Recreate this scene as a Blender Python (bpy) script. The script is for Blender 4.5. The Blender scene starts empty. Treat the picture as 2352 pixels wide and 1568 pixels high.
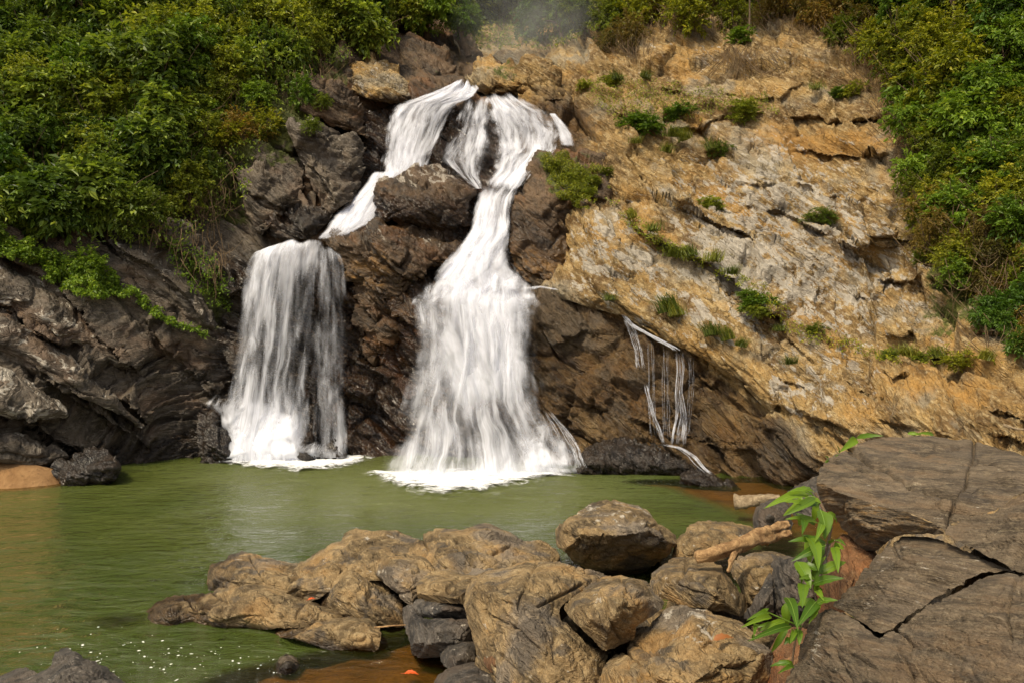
import bpy, math, random
import numpy as np
from mathutils import Vector

R = math.radians
random.seed(7)
rng = np.random.default_rng(7)
scene = bpy.context.scene
C = scene.collection

# ------------------------------------------------------------------ camera
CAM_H = 3.0            # metres above the pool
FOC = 1700.0           # focal length in units of a 2352 x 1568 picture
CX, CY = 1176.0, 784.0
cam_d = bpy.data.cameras.new("camera")
cam_d.sensor_width = 36.0
cam_d.lens = 36.0 * FOC / 2352.0
cam_d.clip_start = 0.05
cam_d.clip_end = 400.0
cam = bpy.data.objects.new("camera", cam_d)
C.objects.link(cam)
cam.location = (0, 0, CAM_H)
cam.rotation_euler = (R(90), 0, 0)
scene.camera = cam

# ------------------------------------------------------------------ sky, sun, exposure
SUN_EL, SUN_AZ = 56.0, 218.0     # azimuth: 0 = +Y (view direction), clockwise; 218 = behind the camera and to its left
world = bpy.data.worlds.new("World")
scene.world = world
world.use_nodes = True
wn = world.node_tree.nodes
wl = world.node_tree.links
wn.clear()
sky = wn.new("ShaderNodeTexSky")
sky.sky_type = 'NISHITA'
sky.sun_disc = False
sky.sun_elevation = R(SUN_EL)
sky.sun_rotation = R(SUN_AZ)
sky.altitude = 200
sky.air_density = 1.0
sky.dust_density = 4.0
sky.ozone_density = 0.6
hs = wn.new("ShaderNodeHueSaturation")          # thin overcast: greyer than a clear blue sky
hs.inputs["Saturation"].default_value = 0.22
bg = wn.new("ShaderNodeBackground")
bg.inputs["Strength"].default_value = 0.062
wo = wn.new("ShaderNodeOutputWorld")
wl.new(sky.outputs[0], hs.inputs["Color"])
wl.new(hs.outputs[0], bg.inputs["Color"])
wl.new(bg.outputs[0], wo.inputs["Surface"])

sun_d = bpy.data.lights.new("sun", 'SUN')
sun_d.energy = 1.5
sun_d.angle = R(12)
sun_d.color = (1.0, 0.85, 0.60)
sun = bpy.data.objects.new("sun", sun_d)
C.objects.link(sun)
sd = Vector((math.sin(R(SUN_AZ)) * math.cos(R(SUN_EL)), math.cos(R(SUN_AZ)) * math.cos(R(SUN_EL)), math.sin(R(SUN_EL))))
sun.rotation_euler = (-sd).to_track_quat('-Z', 'Y').to_euler()
sun.location = sd * 60

vs = scene.view_settings
vs.view_transform = 'Standard'
vs.look = 'None'
vs.gamma = 1.0
vs.use_curve_mapping = False
vs.exposure = 1.36
scene.cycles.transparent_max_bounces = 24
scene.cycles.max_bounces = 8
scene.cycles.diffuse_bounces = 3
scene.cycles.volume_bounces = 0

# ------------------------------------------------------------------ helpers
def at(u, v, d):
    return ((u - CX) / FOC * d, d, CAM_H - (v - CY) / FOC * d)

def W(u, v, d):
    return np.stack([(u - CX) / FOC * d, d, CAM_H - (v - CY) / FOC * d], -1)

def tag(o, label=None, cat=None, group=None, kind=None):
    if label: o["label"] = label
    if cat: o["category"] = cat
    if group: o["group"] = group
    if kind: o["kind"] = kind
    return o

def empty(name, loc=(0, 0, 0), label=None, cat=None, group=None):
    o = bpy.data.objects.new(name, None)
    o.empty_display_size = 0.2
    C.objects.link(o)
    o.location = loc
    return tag(o, label, cat, group)

def mesh_data(name, V, F, smooth=True):
    """V (n,3), F (m,3|4) arrays -> mesh datablock (fast path)"""
    V = np.asarray(V, np.float32); F = np.asarray(F, np.int32)
    me = bpy.data.meshes.new(name)
    n, m, k = len(V), len(F), F.shape[1]
    me.vertices.add(n); me.vertices.foreach_set("co", V.ravel())
    me.loops.add(m * k); me.loops.foreach_set("vertex_index", F.ravel())
    me.polygons.add(m)
    me.polygons.foreach_set("loop_start", np.arange(0, m * k, k, dtype=np.int32))
    me.polygons.foreach_set("loop_total", np.full(m, k, np.int32))
    me.polygons.foreach_set("use_smooth", np.full(m, smooth, bool))
    me.update(calc_edges=True)
    me.validate()
    return me

def link(name, me, mat=None, parent=None, loc=None):
    o = bpy.data.objects.new(name, me)
    C.objects.link(o)
    if mat is not None and len(me.materials) == 0: me.materials.append(mat)
    if parent is not None: o.parent = parent
    if loc is not None: o.location = loc
    return o

def fattr(me, name, arr):
    a = me.attributes.new(name, 'FLOAT', 'POINT')
    a.data.foreach_set("value", np.asarray(arr, np.float32).ravel())

def cattr(me, name, arr):
    a = me.attributes.new(name, 'FLOAT_COLOR', 'POINT')
    a.data.foreach_set("color", np.asarray(arr, np.float32).ravel())

# ---- noise
def hsh(ix, iy, iz, seed):
    h = ix.astype(np.uint32) * np.uint32(374761393) + iy.astype(np.uint32) * np.uint32(668265263) + iz.astype(np.uint32) * np.uint32(2147483647) + np.uint32((seed * 974634773 + 12345) & 0xffffffff)
    h ^= h >> np.uint32(13); h *= np.uint32(1274126177); h ^= h >> np.uint32(16); h *= np.uint32(2246822519); h ^= h >> np.uint32(13)
    return h

def vnoise(p, seed=0):
    """value noise in [-1,1]; p (...,3)"""
    p = p.astype(np.float32)
    fl = np.floor(p); f = p - fl
    i = fl.astype(np.int32)
    f = f * f * f * (f * (f * 6 - 15) + 10)
    out = 0
    for dz in (0, 1):
        wz = f[..., 2] if dz else 1 - f[..., 2]
        for dy in (0, 1):
            wy = f[..., 1] if dy else 1 - f[..., 1]
            for dx in (0, 1):
                wx = f[..., 0] if dx else 1 - f[..., 0]
                h = hsh(i[..., 0] + dx, i[..., 1] + dy, i[..., 2] + dz, seed).astype(np.float32) * np.float32(2 / 4294967295.0)
                out = out + wx * wy * wz * (h - 1)
    return out

def fbm(p, octaves=4, seed=0, gain=0.5, lac=2.03):
    a, s, out = 1.0, 0.0, 0
    q = p
    for k in range(octaves):
        out = out + a * vnoise(q, seed + 17 * k)
        s += a; a *= gain; q = q * lac + 7.3
    return out / s

def facets(p, seed=0):
    """cellular blocks: per-block level and tilt; returns (h in about [-1,1], edge distance)"""
    p = p.astype(np.float32)
    fl = np.floor(p); i = fl.astype(np.int32); f = p - fl
    n = p.shape[:-1]
    b1 = np.full(n, 9, np.float32); b2 = np.full(n, 9, np.float32)
    hh = np.zeros(n, np.float32)
    k10 = np.float32(1 / 1023.0)
    for dz in (-1, 0, 1):
        for dy in (-1, 0, 1):
            for dx in (-1, 0, 1):
                h = hsh(i[..., 0] + dx, i[..., 1] + dy, i[..., 2] + dz, seed)
                rx = (h & np.uint32(1023)).astype(np.float32) * k10
                ry = ((h >> np.uint32(10)) & np.uint32(1023)).astype(np.float32) * k10
                rz = ((h >> np.uint32(20)) & np.uint32(1023)).astype(np.float32) * k10
                vx = dx + rx - f[..., 0]; vy = dy + ry - f[..., 1]; vz = dz + rz - f[..., 2]
                dd = np.sqrt(vx * vx + vy * vy + vz * vz)
                g = h * np.uint32(2654435761)
                t1 = (g >> np.uint32(22)).astype(np.float32) * k10 - 0.5
                t2 = ((g >> np.uint32(12)) & np.uint32(1023)).astype(np.float32) * k10 - 0.5
                t3 = ((g >> np.uint32(2)) & np.uint32(1023)).astype(np.float32) * k10 - 0.5
                lev = (rx + t1 + 0.5 - 1) * 1.0 + 1.4 * (vx * t2 + vy * t3 + vz * t1)
                near = dd < b1
                b2 = np.where(near, b1, np.minimum(b2, dd))
                hh = np.where(near, lev, hh)
                b1 = np.where(near, dd, b1)
    return hh, b2 - b1

def frame(n):
    n = np.array(n, float); n /= np.linalg.norm(n)
    t = np.cross((0, 1, 0), n); t /= np.linalg.norm(t)
    b = np.cross(n, t)
    return np.stack([t, b, n])          # rows: along strike, across, bedding normal

BED = (0.50, -0.42, 0.76)               # the beds dip to the right and towards the viewer

def rock_height(P, L=1.6, amp=0.4, bed=BED, flat=3.0, seed=1, levels=3, crack=0.25, fine=0.5, rough=0.35, gain=0.46, strata=0.0, bedt=0.5, longb=3.2, warp=0.9):
    """layered, broken rock: blocks stretched along the bedding at several sizes, plus rough noise"""
    M = frame(bed)
    q = (P @ M.T).astype(np.float32)
    q = q + (0.30 * L * np.stack([fbm(q / L * 0.7, 2, seed + 91), fbm(q / L * 0.7, 2, seed + 92), fbm(q / L * 0.7, 2, seed + 93)], -1)).astype(np.float32)
    h = np.zeros(P.shape[:-1], np.float32)
    l, a = L, amp
    for k in range(levels):
        s = np.array([1 / l, 1 / l, flat / l], np.float32)
        hh, e = facets(q * s, seed + 31 * k)
        h += a * hh - a * crack * np.clip(1 - e / 0.07, 0, 1)
        l *= 0.40; a *= gain
    if strata:
        # beds: each one stands out or back, its upper edge proud and its foot undercut, broken off along its length
        for k, (bt, sa) in enumerate(((bedt, strata), (bedt * 0.31, strata * 0.45))):
            x = q[..., 2] / bt + warp * fbm(q * np.array([0.35, 0.35, 0.2], np.float32) / bt * 0.5, 3, seed + 50 + k)
            i = np.floor(x); f = (x - i).astype(np.float32)
            blk = np.floor(q[..., 0] / (bt * longb) + hsh(i.astype(np.int32), i.astype(np.int32) * 0, i.astype(np.int32) * 0, seed + 3).astype(np.float32) / 4294967295.0 * 3 + 0.5 * fbm(q / bt * 0.8, 2, seed + 60))
            rnd = hsh(i.astype(np.int32), blk.astype(np.int32), (i * 0).astype(np.int32), seed + 5 + k).astype(np.float32) / np.float32(4294967295.0)
            h += sa * ((rnd - 0.5) * 1.1 + (f ** 1.5 - 0.5) * (0.5 + 0.6 * rnd) - 0.45 * np.clip(1 - f / 0.10, 0, 1))
    s2 = np.array([2.2 / L, 2.2 / L, 2.2 * flat / L], np.float32)
    h += amp * rough * fbm(q * s2, 4, seed + 7, 0.55)
    if fine:
        s3 = np.array([9 / L, 9 / L, 22 * flat / L / 2], np.float32)
        h += amp * 0.10 * fine * fbm(q * s3, 2, seed + 9)
    return h

# ---- thin plate spline over picture coordinates
class TPS:
    def __init__(self, pts):
        pts = np.array(pts, float)
        self.c = pts[:, :2] / 1000.0
        n = len(pts)
        K = self.k(self.c[:, None] - self.c[None])
        Pm = np.hstack([np.ones((n, 1)), self.c])
        A = np.zeros((n + 3, n + 3)); A[:n, :n] = K + np.eye(n) * 1e-4; A[:n, n:] = Pm; A[n:, :n] = Pm.T
        self.w = np.linalg.solve(A, np.concatenate([pts[:, 2], np.zeros(3)]))
    @staticmethod
    def k(dv):
        r2 = (dv ** 2).sum(-1)
        return r2 * np.log(np.maximum(r2, 1e-12)) * 0.5
    def __call__(self, u, v):
        sh = np.shape(u)
        x = np.stack([np.ravel(u), np.ravel(v)], -1) / 1000.0
        n = len(self.c)
        out = np.empty(len(x))
        for s in range(0, len(x), 20000):
            xs = x[s:s + 20000]
            out[s:s + 20000] = self.k(xs[:, None] - self.c[None]) @ self.w[:n] + self.w[n] + xs @ self.w[n + 1:]
        return out.reshape(sh)

def smooth_poly(pts, n=5, jit=0.0, seed=0):
    p = np.array(pts, float); m = len(p); out = []
    t = np.linspace(0, 1, n, endpoint=False)[:, None]
    for i in range(m):
        a, b, c, d = p[i - 1], p[i], p[(i + 1) % m], p[(i + 2) % m]
        k = 0.35                                        # tension: stays close to the given corners
        m1 = (c - a) * k; m2 = (d - b) * k
        out.append((2 * t**3 - 3 * t**2 + 1) * b + (t**3 - 2 * t**2 + t) * m1 + (-2 * t**3 + 3 * t**2) * c + (t**3 - t**2) * m2)
    out = np.concatenate(out)
    if jit:
        r = np.random.default_rng(seed)
        out += r.normal(0, jit, out.shape)
    return out

def poly_sdf(u, v, poly):
    """signed distance (inside > 0) and nearest boundary point"""
    x = np.ravel(u); y = np.ravel(v)
    best = np.full(len(x), 1e18); bx = np.zeros(len(x)); by = np.zeros(len(x)); inside = np.zeros(len(x), bool)
    m = len(poly)
    for i in range(m):
        x0, y0 = poly[i]; x1, y1 = poly[(i + 1) % m]
        dx, dy = x1 - x0, y1 - y0
        t = np.clip(((x - x0) * dx + (y - y0) * dy) / (dx * dx + dy * dy + 1e-12), 0, 1)
        px = x0 + t * dx; py = y0 + t * dy
        dd = (x - px) ** 2 + (y - py) ** 2
        k = dd < best
        best[k] = dd[k]; bx[k] = px[k]; by[k] = py[k]
        c = ((y0 > y) != (y1 > y)) & (x < (x1 - x0) * (y - y0) / (y1 - y0 + 1e-12) + x0)
        inside ^= c
    s = np.sqrt(best); s[~inside] *= -1
    return s.reshape(np.shape(u)), bx.reshape(np.shape(u)), by.reshape(np.shape(u))

# distances of what has been built so far, for setting plants and water on it
ZS = 4
ZU0, ZV0, ZW, ZH = -600, -500, 900, 560
ZALL = np.full((ZH, ZW), 1e9); ZBASE = np.full((ZH, ZW), 1e9)

def splat(buf, P):
    d = P[..., 1].ravel()
    u = P[..., 0].ravel() / d * FOC + CX; v = (CAM_H - P[..., 2].ravel()) / d * FOC + CY
    i = np.round((u - ZU0) / ZS).astype(int); j = np.round((v - ZV0) / ZS).astype(int)
    ok = (i >= 0) & (i < ZW) & (j >= 0) & (j < ZH) & (d > 0.3)
    np.minimum.at(buf, (j[ok], i[ok]), d[ok])

def depth(u, v, buf=None, rad=1):
    buf = ZALL if buf is None else buf
    i = np.clip(np.round((np.asarray(u) - ZU0) / ZS).astype(int), rad, ZW - 1 - rad)
    j = np.clip(np.round((np.asarray(v) - ZV0) / ZS).astype(int), rad, ZH - 1 - rad)
    out = np.full(np.shape(u), 1e9)
    for dj in range(-rad, rad + 1):
        for di in range(-rad, rad + 1):
            out = np.minimum(out, buf[j + dj, i + di])
    return out

def relief(name, outline, dfun, mat, step=3.0, roll=0.5, rollw=None, back=1.5, close=True, disp=None, mask=None, parent=None,
           jit=1.0, seed=1, base=False, local=True, smooth=True, edge_fade=0.0, down=0.0, planes=0, bevel=0.008, cuts=()):
    """a rock body: its outline and the distance of its surface fix where it stands; the rim turns away and a back closes it"""
    poly = smooth_poly(outline, 5, jit, seed)
    u0, v0 = poly.min(0) - 2 * step; u1, v1 = poly.max(0) + 2 * step
    us = np.arange(u0, u1 + step, step); vs_ = np.arange(v0, v1 + step, step)
    U, V = np.meshgrid(us, vs_)
    S, BX, BY = poly_sdf(U, V, poly)
    snap = (S < 0) & (S > -1.5 * step)
    U = np.where(snap, BX, U); V = np.where(snap, BY, V)
    inside = (S >= 0) | snap
    S = np.maximum(S, 0)
    D = dfun(U, V)
    if roll > 0:
        s = S / FOC * D
        rw = rollw or roll
        k = np.clip(1 - s / rw, 0, 1)
        D = D + roll * k * k
    if planes:
        # broken rock: flat faces meeting in edges, instead of a smooth swelling
        D0 = D
        gD_u = np.gradient(D0, axis=1) / step; gD_v = np.gradient(D0, axis=0) / step
        rg = np.random.default_rng(seed * 7 + 1)
        jj, ii = np.nonzero((S > 3 * step))
        ch = []
        mind = 0.75 * math.sqrt(len(jj) / planes)
        for _ in range(planes * 40):
            k = rg.integers(0, len(jj))
            if all((jj[k] - a) ** 2 + (ii[k] - b) ** 2 > mind ** 2 for a, b in ch): ch.append((jj[k], ii[k]))
            if len(ch) >= planes: break
        Dm = np.full(D0.shape, -1e9)
        for (a, b) in ch:
            j0, j1, i0, i1 = max(a - 4, 0), a + 5, max(b - 4, 0), b + 5
            su = gD_u[j0:j1, i0:i1].mean() * rg.uniform(0.75, 1.4); sv = gD_v[j0:j1, i0:i1].mean() * rg.uniform(0.75, 1.4)
            pl = D0[a, b] + (U - U[a, b]) * su + (V - V[a, b]) * sv
            # smooth maximum: a slightly worn edge
            Dm = np.where(Dm < -1e8, pl, np.where(np.abs(Dm - pl) < bevel, np.maximum(Dm, pl) + (bevel - np.abs(Dm - pl)) ** 2 / (4 * bevel), np.maximum(Dm, pl)))
        D = np.clip(Dm, D0 - 0.30, D0 + 0.16)
    P = W(U, V, D)
    Ps = P
    for ax_ in (0, 1):
        pw_ = [(0, 0)] * 3; pw_[ax_] = (6, 6); q_ = np.pad(Ps, pw_, mode='edge')
        Ps = sum(np.take(q_, np.arange(k_, k_ + P.shape[ax_]), axis=ax_) for k_ in range(0, 13, 2)) / 7.0
    gu = np.gradient(Ps, axis=1); gv = np.gradient(Ps, axis=0)
    N = np.cross(gv, gu); N /= np.linalg.norm(N, axis=-1, keepdims=True) + 1e-9
    N[N[..., 1] > 0] *= 1.0
    idx = np.full(U.shape, -1); sel = inside
    Pm = P[sel]; Nm = N[sel]
    if disp:
        h = rock_height(Pm, seed=seed, **disp)
        Hg = np.zeros(U.shape, np.float32); Hg[sel] = h
        Wg = sel.astype(np.float32)
        lu = np.linalg.norm(np.gradient(P, axis=1), axis=-1); lv = np.linalg.norm(np.gradient(P, axis=0), axis=-1)
        st_u = (lv / (lu + 1e-6)); st_v = (lu / (lv + 1e-6))
        def blur(A, k, ax):
            pw = [(0, 0), (0, 0)]; pw[ax] = (k, k)
            q_ = np.pad(A, pw); c_ = np.cumsum(q_, axis=ax)
            n_ = A.shape[ax]
            hi_ = np.take(c_, np.arange(2 * k, 2 * k + n_), axis=ax)
            lo_ = np.take(c_, np.maximum(np.arange(n_) - 1, 0), axis=ax); lo_ = np.where((np.arange(n_) == 0).reshape((-1, 1) if ax == 0 else (1, -1)), 0, lo_)
            return hi_ - lo_
        for stv, ax in ((st_u, 1), (st_v, 0)):
            for k_, a_, b_ in ((2, 2.0, 4.0), (5, 4.0, 8.0), (11, 9.0, 18.0)):
                w_ = np.clip((stv - a_) / (b_ - a_), 0, 1)
                if w_.max() <= 0: continue
                bl = blur(Hg * Wg, k_, ax) / np.maximum(blur(Wg, k_, ax), 1e-3)
                Hg = Hg * (1 - w_) + bl * w_
        h = Hg[sel]
        if edge_fade:
            h = h * np.clip(S[sel] / FOC * D[sel] / edge_fade, 0.35, 1)
        Pm = Pm + Nm * h[:, None]
    for (line, cw, cd) in cuts:
        # an open joint: a narrow groove along a line
        cu_, cv_ = U[sel], V[sel]; ln_ = np.array(line, float); best_ = np.full(len(cu_), 1e9)
        nz_ = np.stack([cu_ / 30, cv_ / 30, 0 * cu_ + seed], -1)
        cu_ = cu_ + 5 * fbm(nz_, 3, 5); cv_ = cv_ + 5 * fbm(nz_, 3, 6)
        for i_ in range(len(ln_) - 1):
            a_, b_ = ln_[i_], ln_[i_ + 1]; e_ = b_ - a_
            t_ = np.clip(((cu_ - a_[0]) * e_[0] + (cv_ - a_[1]) * e_[1]) / (e_ @ e_), 0, 1)
            best_ = np.minimum(best_, np.hypot(cu_ - a_[0] - t_ * e_[0], cv_ - a_[1] - t_ * e_[1]))
        cwv = cw * (0.6 + 0.9 * np.clip(0.5 + fbm(nz_ * 0.8, 2, 9), 0, 1))
        Pm = Pm - Nm * (cd * np.exp(-(best_ / cwv) ** 2))[:, None]
    splat(ZALL, Pm)
    if base: splat(ZBASE, Pm)
    idx[sel] = np.arange(sel.sum())
    a, b, c, d = idx[:-1, :-1], idx[1:, :-1], idx[1:, 1:], idx[:-1, 1:]
    ok = (a >= 0) & (b >= 0) & (c >= 0) & (d >= 0)
    F = np.stack([a[ok], b[ok], c[ok], d[ok]], -1)
    used = np.zeros(len(Pm), bool); used[F.ravel()] = True
    re = np.cumsum(used) - 1
    Pm = Pm[used]; F = re[F]; uv = np.stack([U[sel][used], V[sel][used]], -1)
    nfront = len(Pm)
    if back > 0:
        E = np.concatenate([F[:, [0, 1]], F[:, [1, 2]], F[:, [2, 3]], F[:, [3, 0]]])
        key = np.sort(E, 1); kk = key[:, 0].astype(np.int64) * (nfront + 1) + key[:, 1]
        _, first, cnt = np.unique(kk, return_index=True, return_counts=True)
        B = E[first[cnt == 1]]
        bv = np.unique(B)
        mid = Pm[bv].mean(0)
        loc = np.full(nfront, -1); loc[bv] = np.arange(len(bv))
        def away(p, b):
            r_ = p - np.array([0, 0, CAM_H]); r_ = r_ / np.linalg.norm(r_, axis=-1, keepdims=True)
            return p + r_ * b + np.array([0, 0, -down * b])
        bvw = away(Pm[bv], back * 0.6)
        ctr = away(Pm[:nfront][::7].mean(0) * 0.3 + Pm[bv].mean(0) * 0.7, back * 1.4)
        if close:
            Pm = np.concatenate([Pm, bvw, ctr[None]])
            i0 = loc[B[:, 0]] + nfront; i1 = loc[B[:, 1]] + nfront
            ic = np.full(len(B), len(Pm) - 1)
            F = np.concatenate([F, np.stack([B[:, 1], B[:, 0], i0, i1], -1), np.stack([i1, i0, ic, ic], -1)])
            # last quads are triangles in disguise: split them below
            tri = np.stack([i1, i0, ic], -1)
            F = F[:-len(B)]
        else:
            Pm = np.concatenate([Pm, bvw]); i0 = loc[B[:, 0]] + nfront; i1 = loc[B[:, 1]] + nfront
            F = np.concatenate([F, np.stack([B[:, 1], B[:, 0], i0, i1], -1)])
    org = np.zeros(3)
    if local and not base:
        org = np.array([Pm[:, 0].mean(), Pm[:, 1].mean(), Pm[:, 2].min()])
    if back > 0 and close:
        q = np.concatenate([F[:, [0, 1, 2]], F[:, [0, 2, 3]], tri])
        me = mesh_data(name, Pm - org, q, smooth)
    else:
        me = mesh_data(name, Pm - org, F, smooth)
    mk = np.zeros((len(Pm), 4), np.float32)
    if mask is not None:
        mk[:nfront] = mask(uv[:, 0], uv[:, 1], Pm[:nfront])
    mk[:, 0] = np.maximum(mk[:, 0], 0.95 * sstep(0.17, 0.03, Pm[:, 2] + 0.05 * vnoise(Pm * 3.0, 4)))     # wet band at the waterline
    cattr(me, "mask", mk)
    o = link(name, me, mat)
    o.location = org
    if parent is not None:
        o.parent = parent
        o.location = Vector(org) - parent.location
    return o

def G(d):
    # the cliff stands steeper than a first reading of the picture suggests
    d = np.asarray(d, float)
    return np.where(d > 19, 19 + (d - 19) * 0.62, d)

def plane_d(u0, v0, d0, du=0.0, dv=0.0):
    return lambda u, v: d0 + (u - u0) * du + (v - v0) * dv

def blob(u, v, cu, cv, ru, rv):
    return np.exp(-(((u - cu) / ru) ** 2 + ((v - cv) / rv) ** 2))

def sstep(a, b, x):
    t = np.clip((x - a) / (b - a), 0, 1)
    return t * t * (3 - 2 * t)
# ------------------------------------------------------------------ materials
class NT:
    def __init__(self, name):
        self.m = bpy.data.materials.new(name); self.m.use_nodes = True
        self.t = self.m.node_tree; self.t.nodes.clear()
        self.out = self.n("ShaderNodeOutputMaterial")
    def n(self, kind, **kw):
        x = self.t.nodes.new(kind)
        for k, v in kw.items(): setattr(x, k, v)
        return x
    def set(self, sock, v):
        if hasattr(v, "is_output"): self.t.links.new(v, sock)
        elif v is not None: sock.default_value = v
    def noise(self, vec, scale, detail=4, rough=0.55, dist=0.0):
        x = self.n("ShaderNodeTexNoise"); self.set(x.inputs["Vector"], vec)
        x.inputs["Scale"].default_value = scale; x.inputs["Detail"].default_value = detail
        x.inputs["Roughness"].default_value = rough; x.inputs["Distortion"].default_value = dist
        return x.outputs["Fac"]
    def ramp(self, f, a, b, lo=0.0, hi=1.0):
        x = self.n("ShaderNodeMapRange", interpolation_type='SMOOTHSTEP'); self.set(x.inputs[0], f)
        x.inputs[1].default_value = a; x.inputs[2].default_value = b; x.inputs[3].default_value = lo; x.inputs[4].default_value = hi
        return x.outputs[0]
    def math(self, op, a, b=0.5, clamp=False):
        x = self.n("ShaderNodeMath", operation=op, use_clamp=clamp); self.set(x.inputs[0], a); self.set(x.inputs[1], b)
        return x.outputs[0]
    def mix(self, f, a, b, mode='MIX'):
        x = self.n("ShaderNodeMix", data_type='RGBA', blend_type=mode)
        self.set(x.inputs[0], f); self.set(x.inputs[6], a); self.set(x.inputs[7], b)
        return x.outputs[2]
    def rgb(self, c): return (c[0], c[1], c[2], 1.0)
    def attr(self, name):
        x = self.n("ShaderNodeAttribute"); x.attribute_name = name
        return x

def rock_mat(name, dark, mid, light, rust, bed=BED, s=1.0, rough=0.85, bump=0.5, rust_amt=0.5, streak=4.0, light_amt=0.5, grey=None, lichen=0.0, vor=0.5, patina=0.0, ce_amt=1.0, lam=0.35):
    t = NT(name)
    tc = t.n("ShaderNodeTexCoord")
    pos = t.n("ShaderNodeNewGeometry").outputs["Position"]
    # rotate into bedding space
    M = frame(bed)
    comb = t.n("ShaderNodeCombineXYZ")
    for k in range(3):
        dt = t.n("ShaderNodeVectorMath", operation='DOT_PRODUCT'); t.set(dt.inputs[0], pos)
        sc_ = streak if k == 2 else 1.0
        dt.inputs[1].default_value = tuple(M[k] * sc_)
        t.set(comb.inputs[k], dt.outputs["Value"])
    q = comb.outputs[0]
    n_big = t.noise(pos, 0.55 * s, 4, 0.6)
    n_mid = t.noise(q, 0.9 * s, 6, 0.62, 0.4)
    n_fin = t.noise(q, 5.0 * s, 5, 0.65)
    n_grit = t.noise(pos, 30.0 * s, 2, 0.7)
    n_rust = t.noise(q, 0.45 * s, 4, 0.6)
    col = t.mix(t.ramp(n_mid, 0.34, 0.62), t.rgb(dark), t.rgb(mid))
    col = t.mix(t.math('MULTIPLY', t.ramp(n_fin, 0.45, 0.68), light_amt, True), col, t.rgb(light))
    col = t.mix(t.math('MULTIPLY', t.ramp(n_rust, 0.50, 0.66), rust_amt, True), col, t.rgb(rust))
    if grey is not None:
        col = t.mix(t.ramp(n_big, 0.50, 0.64, 0, 0.8), col, t.rgb(grey))
    col = t.mix(t.ramp(n_big, 0.28, 0.72, 0.55, 0.0), col, t.mix(0.5, col, t.rgb(dark)))
    if lichen:
        sp = t.noise(pos, 7.0 * s, 5, 0.75, 0.5)
        col = t.mix(t.ramp(sp, 0.62, 0.68, 0, lichen), col, (0.50, 0.44, 0.30, 1))
    if patina:
        pt = t.noise(pos, 1.1 * s, 5, 0.68)
        col = t.mix(t.ramp(pt, 0.52, 0.62, 0, patina), col, (0.060, 0.050, 0.040, 1))
    gr = t.ramp(n_grit, 0.25, 0.8, 0.72, 1.22)
    col = t.mix(1.0, col, gr, 'MULTIPLY')
    mk = t.attr("mask"); sep = t.n("ShaderNodeSeparateColor"); t.set(sep.inputs[0], mk.outputs["Color"])
    wet, moss, orange = sep.outputs[0], sep.outputs[1], sep.outputs[2]
    pale = mk.outputs["Alpha"]
    br = t.noise(q, 2.2 * s, 4, 0.7)
    # patches with shapes of their own, where the maps say they occur
    f = t.math('MULTIPLY', t.ramp(t.math('ADD', orange, t.math('SUBTRACT', br, 0.5)), 0.35, 0.75), 0.8, True)
    col = t.mix(f, col, t.mix(br, (0.32, 0.145, 0.024, 1), (0.50, 0.285, 0.075, 1)))
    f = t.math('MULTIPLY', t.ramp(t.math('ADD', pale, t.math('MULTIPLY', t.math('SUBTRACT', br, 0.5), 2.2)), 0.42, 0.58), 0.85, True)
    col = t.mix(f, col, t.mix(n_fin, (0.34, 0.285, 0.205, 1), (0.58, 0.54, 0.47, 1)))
    mn = t.noise(pos, 3.0 * s, 3, 0.7)
    f = t.math('MULTIPLY', t.ramp(t.math('ADD', moss, t.math('MULTIPLY', t.math('SUBTRACT', mn, 0.5), 1.4)), 0.4, 0.62), 0.92, True)
    col = t.mix(f, col, t.mix(n_grit, (0.030, 0.040, 0.006, 1), (0.13, 0.15, 0.018, 1)))
    wf = t.ramp(t.math('ADD', wet, t.math('MULTIPLY', t.math('SUBTRACT', n_big, 0.5), 0.7)), 0.25, 0.85)
    wcol = t.mix(1.0, col, (0.30, 0.26, 0.23, 1), 'MULTIPLY')
    col = t.mix(wf, col, wcol)
    b = t.n("ShaderNodeBsdfPrincipled")
    rr = t.math('SUBTRACT', rough, t.math('MULTIPLY', wf, 0.45))
    rr = t.math('ADD', rr, t.math('MULTIPLY', t.math('SUBTRACT', n_fin, 0.5), 0.4), True)
    t.set(b.inputs["Roughness"], rr)
    b.inputs["Specular IOR Level"].default_value = 0.4
    def vtex(scale, feat='F1'):
        x = t.n("ShaderNodeTexVoronoi", feature=feat); t.set(x.inputs["Vector"], qd); x.inputs["Scale"].default_value = scale
        return x
    wob_ = t.n("ShaderNodeVectorMath", operation='MULTIPLY_ADD'); nz = t.n("ShaderNodeTexNoise"); t.set(nz.inputs["Vector"], q); nz.inputs["Scale"].default_value = 1.6 * s; nz.inputs["Detail"].default_value = 3
    t.set(wob_.inputs[0], nz.outputs["Color"]); wob_.inputs[1].default_value = (0.5 / s,) * 3; t.set(wob_.inputs[2], q); qd = wob_.outputs[0]
    v1 = vtex(3.0 * s).outputs["Color"]
    ce = t.ramp(vtex(1.5 * s, 'DISTANCE_TO_EDGE').outputs["Distance"], 0.0, 0.05, -0.55 * ce_amt, 0.0)
    sv = t.n("ShaderNodeSeparateColor"); t.set(sv.inputs[0], v1)
    vh = t.math('ADD', t.math('MULTIPLY', sv.outputs[0], 0.3), ce)
    # thin beds: long, fine laminae
    lm = t.n("ShaderNodeVectorMath", operation='MULTIPLY'); t.set(lm.inputs[0], qd); lm.inputs[1].default_value = (0.35, 0.35, 2.4)
    n_lam = t.noise(lm.outputs[0], 2.4 * s, 4, 0.65)
    lmask = t.ramp(t.noise(pos, 0.8 * s, 3, 0.6), 0.38, 0.62, lam * 0.25, lam * 1.35)
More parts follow.
